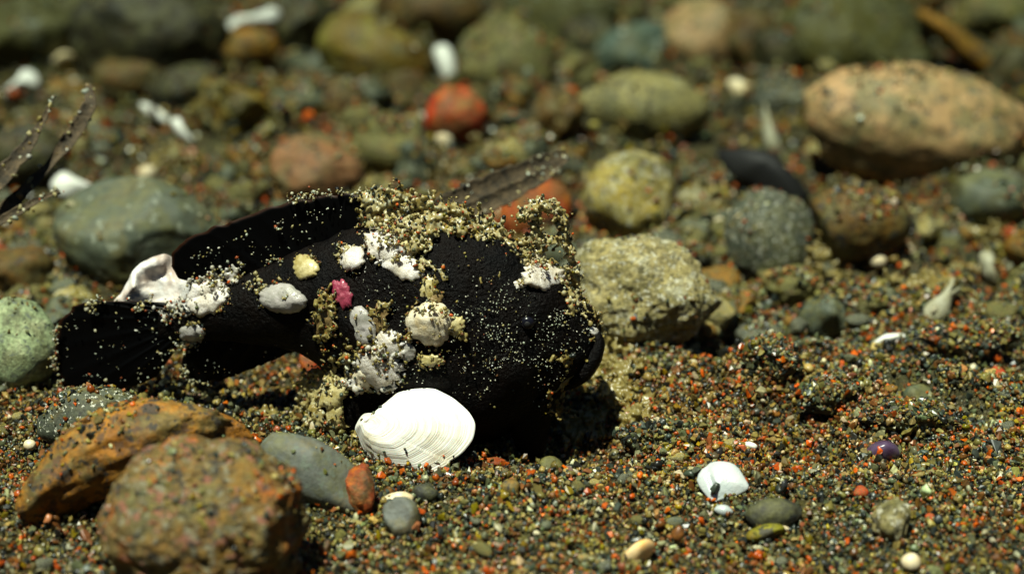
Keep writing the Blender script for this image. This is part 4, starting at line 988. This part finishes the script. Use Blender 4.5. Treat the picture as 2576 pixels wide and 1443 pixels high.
for cx, cy, w_, h_, an, mt in BLOBS:                        # sandy rims that tie each patch to the skin
    if mt is m_pp or w_ < 40: continue
    q = np.linspace(0, 6.28, 60); ca, sa = math.cos(math.radians(an)), math.sin(math.radians(an)); dx, dy = np.cos(q) * w_ * .52, np.sin(q) * h_ * .52
    path = np.stack([cx + dx * ca + dy * sa, cy - dx * sa + dy * ca], 1)
    i0 = int(rng.integers(0, 30)); sub_ = path[i0:i0 + 28]
    edge.append(strands(sub_, int(6 + w_ * 0.16), 3, 0.015, 3, (0, -1, 0.2)))
gather('patch_rim', edge, frill=M_FRILLB)
gather('face_crust', [clump(1478, 790, 34, 40, 10, 130, 0.016, 0.06, -0.2), clump(1495, 870, 22, 40, 0, 70, 0.015, 0.04, 0.0), clump(1415, 930, 40, 60, 20, 230, 0.017, 0.07, -0.2), clump(1445, 960, 40, 26, 30, 110, 0.016, 0.05, -0.1), clump(1400, 1000, 44, 50, 0, 150, 0.016, 0.06, 0.0),
    clump(1300, 1000, 90, 70, 0, 110, 0.013, 0.03, 0.25), clump(1230, 900, 120, 60, 0, 70, 0.011, 0.02, 0.35), clump(1290, 700, 90, 60, -20, 150, 0.012, 0.03, 0.2), clump(1200, 660, 70, 50, -20, 90, 0.012, 0.03, 0.2),
    strands([(1380, 1040), (1410, 960), (1450, 965), (1490, 900)], 50, 5, 0.016, 8, (0.1, -.3, -1)), strands([(1478, 760), (1505, 800), (1510, 850)], 26, 3, 0.014, 4, (1, -.2, .3))], frill=M_FRILLB, lab='brown-green algal crust hanging from the face and jaw')
# lure: an arched stalk with a frilly tip over the snout
lp = resample([(1452, 745), (1446, 700), (1438, 650), (1424, 610), (1412, 560), (1396, 528), (1366, 512), (1334, 520), (1308, 548)], 90)
lp2 = resample([(1345, 520), (1350, 560), (1340, 600), (1310, 620), (1288, 640)], 50); lp3 = resample([(1345, 610), (1390, 600), (1420, 615)], 30)
items = []
for path, n, rr in ((lp, 12, 0.0125), (lp2, 9, 0.012), (lp3, 6, 0.011)):
    for q in path:
        b = fplane(q[0] + rng.normal(0, 9, n), q[1] + rng.normal(0, 7, n)) + rng.normal(0, 0.045, (n, 1)) * YN
        items.append((b, rr * np.clip(rng.lognormal(0, .35, n), .5, 1.8)))
gather('lure', items, w=np.array([.34, .16, .2, .12, .1, .04, .03, .01]), lab='frilly yellow lure arching over the snout', frill=M_FRILL)
# fine silt specks on the dark skin
n = 9000
px = rng.uniform(860, 1500, n); py = rng.uniform(560, 1040, n)
wgt = np.exp(-((px - 1330) / 190) ** 2 - ((py - 800) / 150) ** 2) + 0.10
t_, b_, w_ = smooth_st(px)
k = (rng.random(n) < wgt) & (py > t_ + 14) & (py < b_ - 25) & (vnoise(np.stack([px / 40, py / 40, px * 0], 1), 41) > rng.uniform(-1.0, 0.5, n))
B = surf(px[k], py[k]); R = 0.0042 * np.clip(rng.lognormal(0, .4, k.sum()), .5, 2.6)
o = beads('skin_silt', B - 0.004 * FWD, R, gcols(k.sum(), np.array([.10, .2, .05, .33, .02, .02, .0, .28])), fish, stretch=0.6); o['kind'] = 'stuff'

fx = np.concatenate([rng.uniform(165, 430, 150), rng.uniform(460, 860, 190), rng.uniform(480, 780, 70)]); fy = np.concatenate([rng.uniform(775, 960, 150), rng.uniform(0, 1, 190), rng.uniform(860, 945, 70)])
fy[150:340] = np.interp(fx[150:340], [460, 600, 780, 860], [640, 570, 515, 505]) + 15 + fy[150:340] ** 1.5 * 110
k = vnoise(np.stack([fx / 45, fy / 45, fx * 0], 1), 43) > rng.uniform(-.8, .7, len(fx))
o = beads('fin_specks', surf(fx[k], fy[k]) - 0.02 * FWD, 0.0052 * rng.lognormal(0, .45, k.sum()), gcols(k.sum(), np.array([.2, .2, .08, .28, .02, .02, .0, .20])), fish, stretch=0.6); o['kind'] = 'stuff'

# ------------------------------------------------------------------ clam shell beside the fish
def clam():
    ol = resample([(903, 1052), (915, 1036), (940, 1040), (982, 1010), (990, 990), (1030, 978), (1088, 974), (1140, 1000), (1180, 1035), (1197, 1065), (1190, 1105), (1160, 1142), (1110, 1172), (1075, 1190), (1010, 1185), (955, 1165), (920, 1142), (905, 1112), (900, 1088), (888, 1082), (896, 1066), (903, 1052)], 420)[:-1]
    kk = np.array([1, 2, 3, 4, 3, 2, 1.0]) / 16; ol = sum(np.roll(ol, o_, 0) * w_ for o_, w_ in zip(range(-3, 4), kk)); ol = sum(np.roll(ol, o_, 0) * w_ for o_, w_ in zip(range(-9, 12, 3), kk))
    umbo = np.array([930.0, 1068.0]); m = len(ol); rings = 60
    G = ground(1050, 1178); n = np.array([-0.14, -0.85, 0.50]); n /= np.linalg.norm(n)
    ol[:, 1] += np.where(ol[:, 1] > 1160, 6, 0)
    fr = []
    bk = []
    for r in range(rings + 1):
        t = r / rings; q = umbo + (ol - umbo) * t
        Rr = ray(q[:, 0], q[:, 1]); d = ((G - CAM) @ n) / (Rr @ n); Pq = CAM + d[:, None] * Rr
        dist = np.linalg.norm(q - umbo, axis=1)
        hgt = 0.17 * (1 - t ** 2) ** 0.9 * (0.35 + 0.65 * np.sin(math.pi * min(t * 0.62 + 0.30, 1)))
        ph = t * 150 + 6 * vnoise(np.stack([Pq[:, 0] * 0 + t * 9, Pq[:, 1] * 0, Pq[:, 2] * 0], 1), 61)
        hgt = hgt + (0.0004 * np.sin(ph) + 0.0016 * np.sin(t * 31 + 1.3)) * min(1, t * 3) + 0.004 * vnoise(Pq * 4, 62)
        fr.append(Pq + hgt[:, None] * n); bk.append(Pq + (hgt - 0.028 + 0.016 * t ** 8)[:, None] * n)
    Vv = np.concatenate(fr + bk); L = m * (rings + 1); F = []
    for r in range(rings):
        for j in range(m):
            a, b = r * m + j, r * m + (j + 1) % m
            F.append([a, a + m, b + m, b]); F.append([L + a, L + b, L + b + m, L + a + m])
    for j in range(m):
        a, b = rings * m + j, rings * m + (j + 1) % m; F.append([a, L + a, L + b, b])
    tt = np.repeat(np.arange(rings + 1) / rings, m)
    t = NT('white_clam_shell'); at = t.n('ShaderNodeAttribute'); at.attribute_type = 'GEOMETRY'; at.attribute_name = 'growth'
    wv = t.n('ShaderNodeTexNoise'); wv.noise_dimensions = '1D'; wv.inputs['Scale'].default_value = 26; wv.inputs['Detail'].default_value = 5; t.l(at.outputs['Fac'], wv.inputs['W'])
    col = t.mix(t.ramp(wv.outputs['Fac'], 0.40, 0.62), (.70, .67, .57), (.82, .81, .76))
    v = t.coord(4); col = t.mix(t.ramp(t.noise(v, 3, 5, .7), 0.5, 0.72), col, (.60, .53, .38))
    col = t.mix(t.ramp(t.noise(v, 34, 2), 0.74, 0.78), col, (.10, .09, .07))
    bs = t.n('ShaderNodeBsdfPrincipled'); t.l(col, bs.inputs['Base Color']); bs.inputs['Roughness'].default_value = 0.38
    w2 = t.n('ShaderNodeTexNoise'); w2.noise_dimensions = '1D'; w2.inputs['Scale'].default_value = 55; w2.inputs['Detail'].default_value = 3; t.l(at.outputs['Fac'], w2.inputs['W'])
    bp = t.n('ShaderNodeBump'); bp.inputs['Strength'].default_value = 0.3; bp.inputs['Distance'].default_value = 0.03; t.l(w2.outputs['Fac'], bp.inputs['Height']); t.l(bp.outputs[0], bs.inputs['Normal'])
    bs.inputs['Subsurface Weight'].default_value = 0.1; bs.inputs['Subsurface Scale'].default_value = 0.05
    o = link_mesh('clam_shell', Vv, F, t.out(bs.outputs[0]), attrs={'growth': np.concatenate([tt, tt])})
    q = np.array(fr).reshape(-1, 3); k = rng.integers(0, len(q), 46); w_ = (proj(q[k])[1] > 1115) | (rng.random(46) < .12)
    cb = beads('clinging_sand', q[k][w_] + 0.004 * n, 0.012 * rng.lognormal(0, .35, w_.sum()), pick_cols(w_.sum()), o); cb['kind'] = 'stuff'
    tag(o, 'big white clam shell valve with fine growth lines standing against the fish belly', 'shell')
clam()

# ruffled white shell fragment behind the tail root
g = fplane(385.0, 760.0); 
plate('shell_fragment', 'ruffled translucent white shell fragment rising behind the tail root', [(298, 770), (308, 730), (330, 690), (350, 665), (385, 648), (420, 640), (445, 660), (470, 700), (480, 770)], None, (0.1, -0.9, 0.4), simple_mat('ruffled_shell', (.74, .72, .68), (.44, .35, .29), 5, 0.4, 0.6, 0.4, 0.15), 0.10, 0.03, noise=0.10, ridges=0.012, rings=16, at=(g[0], g[1] + 0.22, g[2]))

# ------------------------------------------------------------------ dead plant blades
def leaf_mat():
    t = NT('decayed_leaf'); v = t.coord(9)
    col = t.mix(t.ramp(t.noise(v, 9, 5, 0.7), 0.4, 0.65), (.035, .029, .020), (.105, .075, .042))
    bs = t.n('ShaderNodeBsdfPrincipled'); t.l(col, bs.inputs['Base Color']); bs.inputs['Roughness'].default_value = 0.75; bs.inputs['Specular IOR Level'].default_value = 0.15
    bm_ = t.n('ShaderNodeBump'); bm_.inputs['Strength'].default_value = 0.6; bm_.inputs['Distance'].default_value = 0.04; t.l(t.noise(v, 30, 4), bm_.inputs['Height']); t.l(bm_.outputs[0], bs.inputs['Normal'])
    return t.out(bs.outputs[0])
m_leaf = leaf_mat()
def blade(name, path, depths, widths, parent, seed):
    path = np.array(path, float); n = 60; s = np.linspace(0, 1, n); ps = np.linspace(0, 1, len(path))
    px, py = np.interp(s, ps, path[:, 0]), np.interp(s, ps, path[:, 1]); dp = np.interp(s, ps, depths); wd = np.interp(s, ps, widths)
    C = at_depth(px, py, dp); mm = 9; fr = []; bk = []
    for i in range(n):
        tg = C[min(i + 1, n - 1)] - C[max(i - 1, 0)]; tg /= np.linalg.norm(tg); sd = np.cross(tg, FWD); sd /= np.linalg.norm(sd); nn = np.cross(sd, tg)
        e = np.linspace(-1, 1, mm)
        jag = wd[i] / 2 * (1 + 0.18 * vnoise(np.array([[i * 0.5, seed, 0]]), 2)[0])
        row = C[i] + (e * jag)[:, None] * sd + (0.35 * jag * (1 - e ** 2))[:, None] * nn
        fr.append(row + 0.008 * nn); bk.append(row - 0.008 * nn)
    Vv = np.array(fr + bk).reshape(-1, 3); L = n * mm; F = []
    for i in range(n - 1):
        for j in range(mm - 1):
            a = i * mm + j; F.append([a, a + 1, a + mm + 1, a + mm]); F.append([L + a, L + a + mm, L + a + mm + 1, L + a + 1])
        a = i * mm; F.append([a, a + mm, L + a + mm, L + a]); a = i * mm + mm - 1; F.append([a, L + a, L + a + mm, a + mm])
    for j in range(mm - 1):
        F.append([j, L + j, L + j + 1, j + 1]); a = (n - 1) * mm + j; F.append([a, a + 1, L + a + 1, L + a])
    o = link_mesh(name, Vv, F, m_leaf, parent=parent)
    k = 70; fi = rng.integers(0, n, k); w_ = rng.uniform(-1, 1, k)[:, None]
    q = np.array(fr)[fi, rng.integers(0, mm, k)] + rng.normal(0, 0.012, (k, 3))
    b = beads('clinging_sand', q, 0.017 * np.clip(rng.lognormal(0, .4, k), .5, 2), gcols(k), o, stretch=0.4); b['kind'] = 'stuff'
    return o
def root(name, P, label, cat):
    e = bpy.data.objects.new(name, None); COL.objects.link(e); e.location = P; e.empty_display_size = 0.2; tag(e, label, cat); bpy.context.view_layer.update(); return e
gl = ground(-330, 900)
lf = root('dead_leaf', gl, 'decayed dark leaf in frayed strips covered with sand, rising left of the grey-green rock', 'leaf')
dg = proj(gl)[2]
blade('blade', [(-330, 900), (-150, 700), (20, 520), (120, 420), (190, 330), (228, 260), (222, 212)], [dg, 15.3, 15.5, 15.6, 15.7, 15.7, 15.8], [0.08, 0.12, 0.12, 0.08, 0.13, 0.12, 0.04], lf, 1)
blade('blade', [(-330, 900), (-150, 640), (-20, 470), (60, 380), (110, 300), (135, 240)], [dg, 15.2, 15.3, 15.4, 15.5, 15.5], [0.08, 0.14, 0.18, 0.12, 0.05, 0.025], lf, 2)
blade('blade', [(-330, 900), (-120, 640), (0, 556), (90, 505), (150, 480)], [dg, 15.1, 15.2, 15.3, 15.3], [0.08, 0.1, 0.08, 0.06, 0.02], lf, 3)
gl = ground(960, 720); dg = proj(gl)[2]
lf2 = root('dead_leaf', gl, 'narrow dark folded leaf blade slanting up from behind the fish back', 'leaf')
blade('blade', [(960, 720), (1050, 560), (1150, 500), (1250, 460), (1350, 415), (1424, 385)], [dg, 15.9, 16.0, 16.3, 16.7, 17.0], [0.1, 0.18, 0.2, 0.2, 0.17, 0.07], lf2, 4)
blade('blade', [(960, 720), (1100, 580), (1200, 525), (1290, 482), (1370, 440), (1430, 395)], [dg, 15.8, 15.9, 16.2, 16.6, 16.9], [0.1, 0.16, 0.17, 0.15, 0.11, 0.05], lf2, 5)
gl = ground(400, 200); dg = proj(gl)[2]
lf3 = root('plant_stem', gl, 'thin yellow-green stem leading up to the white bent shell shard', 'stem')
blade('stem_blade', [(405, 172), (440, 150), (480, 130), (520, 112), (560, 92)], [dg, dg, dg + .1, dg + .2, dg + .3], [0.08, 0.16, 0.18, 0.18, 0.1], lf3, 6)

# ------------------------------------------------------------------ algae tufts on the sand before the face
def tuft(label, px, py, rx, h, n, r0, w=GW):
    G = ground(px, py); wid = rx * K * 14; P = []; R = []; n = int(n * 3); r0 = r0 * 0.50; h = h * 1.5
    while len(P) < n:
        b = np.array([G[0] + rng.normal(0, wid * 0.5), G[1] + rng.normal(0, wid * 0.35), 0]); b[2] = T(b[0], b[1]); d = np.array([rng.normal(0, .4), rng.normal(0, .4), 1.0])
        L = int(rng.uniform(2, 2 + h * math.exp(-((b[0] - G[0]) / wid) ** 2))); r = r0 * rng.uniform(.7, 1.3)
        for _ in range(L):
            P.append(b.copy()); R.append(r * rng.lognormal(0, .35)); d = d + rng.normal(0, .8, 3); d /= np.linalg.norm(d); b = b + d * r * rng.uniform(.8, 1.9)
    o = beads('algae_tuft', np.array(P), np.array(R) * 1.15, gcols(len(P), w), None, M_FRILLB if w is YG else M_FRILL); md = o.modifiers.new('merge', 'REMESH'); md.mode = 'VOXEL'; md.voxel_size = 0.0135; md.use_smooth_shade = True; tag(o, label, 'algae', kind='stuff'); return o
YG = np.array([.22, .04, .40, .06, .22, .04, .02, .0])
tuft_scale = 1
tuft('yellow-green knobbly algae tuft under the fish chin', 1425, 985, 45, 22, 420, 0.024, YG)
tuft('olive granular algae cushion below the cream encrusted rock', 1570, 945, 85, 16, 1000, 0.024, YG)
tuft('ragged olive-brown algae beard on the sand right of the fish mouth', 1545, 900, 45, 26, 520, 0.026, YG)
tuft('brown algae fringe along the sand edge of the fish shadow', 1600, 1060, 60, 14, 600, 0.024, YG)
tuft('olive algae tuft with a yellow cone top beside the chin', 1560, 1010, 40, 20, 480, 0.024, YG)
tuft('low tangled algae growth in the hollow under the fish chin', 1470, 1080, 80, 12, 700, 0.022, YG)
tuft('small brown algae tuft on the sand behind the pectoral fin', 660, 1050, 55, 12, 360, 0.022, YG)
for (px, py, rx, lab) in ((880, 330, 60, 'olive algae tuft between pinkish brown and orange-red rocks'), (1240, 400, 90, 'olive algae cushion before the orange-red stone'), (1440, 220, 60, 'olive algae tuft at the foot of the conical rock'),
        (690, 450, 60, 'brown algae tuft left of the pinkish brown rock'), (1790, 560, 60, 'olive algae tuft before the dark domed stone'), (2060, 680, 80, 'brownish algae cushion between domed and brown stones'), (2480, 590, 80, 'olive algae tuft under the grey-green stone'),
        (420, 400, 70, 'yellowish algae tuft behind the grey-green rock'), (1960, 300, 60, 'olive algae tuft before the tan boulder edge'), (2300, 720, 90, 'brown algae mat beside the pale forked sprig')):
    tuft(lab, px, py, rx * 1.3, 16, 420, 0.034, YG)
tuft('yellowish algae fringe at the foot of the cream encrusted rock', 1720, 890, 90, 10, 600, 0.024)

# ------------------------------------------------------------------ the sea water round everything
def water():
    x0, x1, y0, y1, z0, z1 = -170, 170, -75, 345, -3.0, 8.5
    v = [(x, y, z) for x in (x0, x1) for y in (y0, y1) for z in (z0, z1)]
    f = [[0, 1, 3, 2], [4, 6, 7, 5], [0, 4, 5, 1], [2, 3, 7, 6], [0, 2, 6, 4], [1, 5, 7, 3]]
    m = bpy.data.materials.new('sea_water'); m.use_nodes = True; t = m.node_tree; t.nodes.clear()
    va = t.nodes.new('ShaderNodeVolumeAbsorption'); va.inputs['Color'].default_value = (0.49, 0.555, 0.525, 1); va.inputs['Density'].default_value = 0.078
    o = t.nodes.new('ShaderNodeOutputMaterial'); t.links.new(va.outputs[0], o.inputs['Volume'])
    ob = link_mesh('haze', v, f, m, smooth=False, origin=np.zeros(3)); tag(ob, 'clear teal sea water that dims the far stones', 'water', kind='stuff')
water()
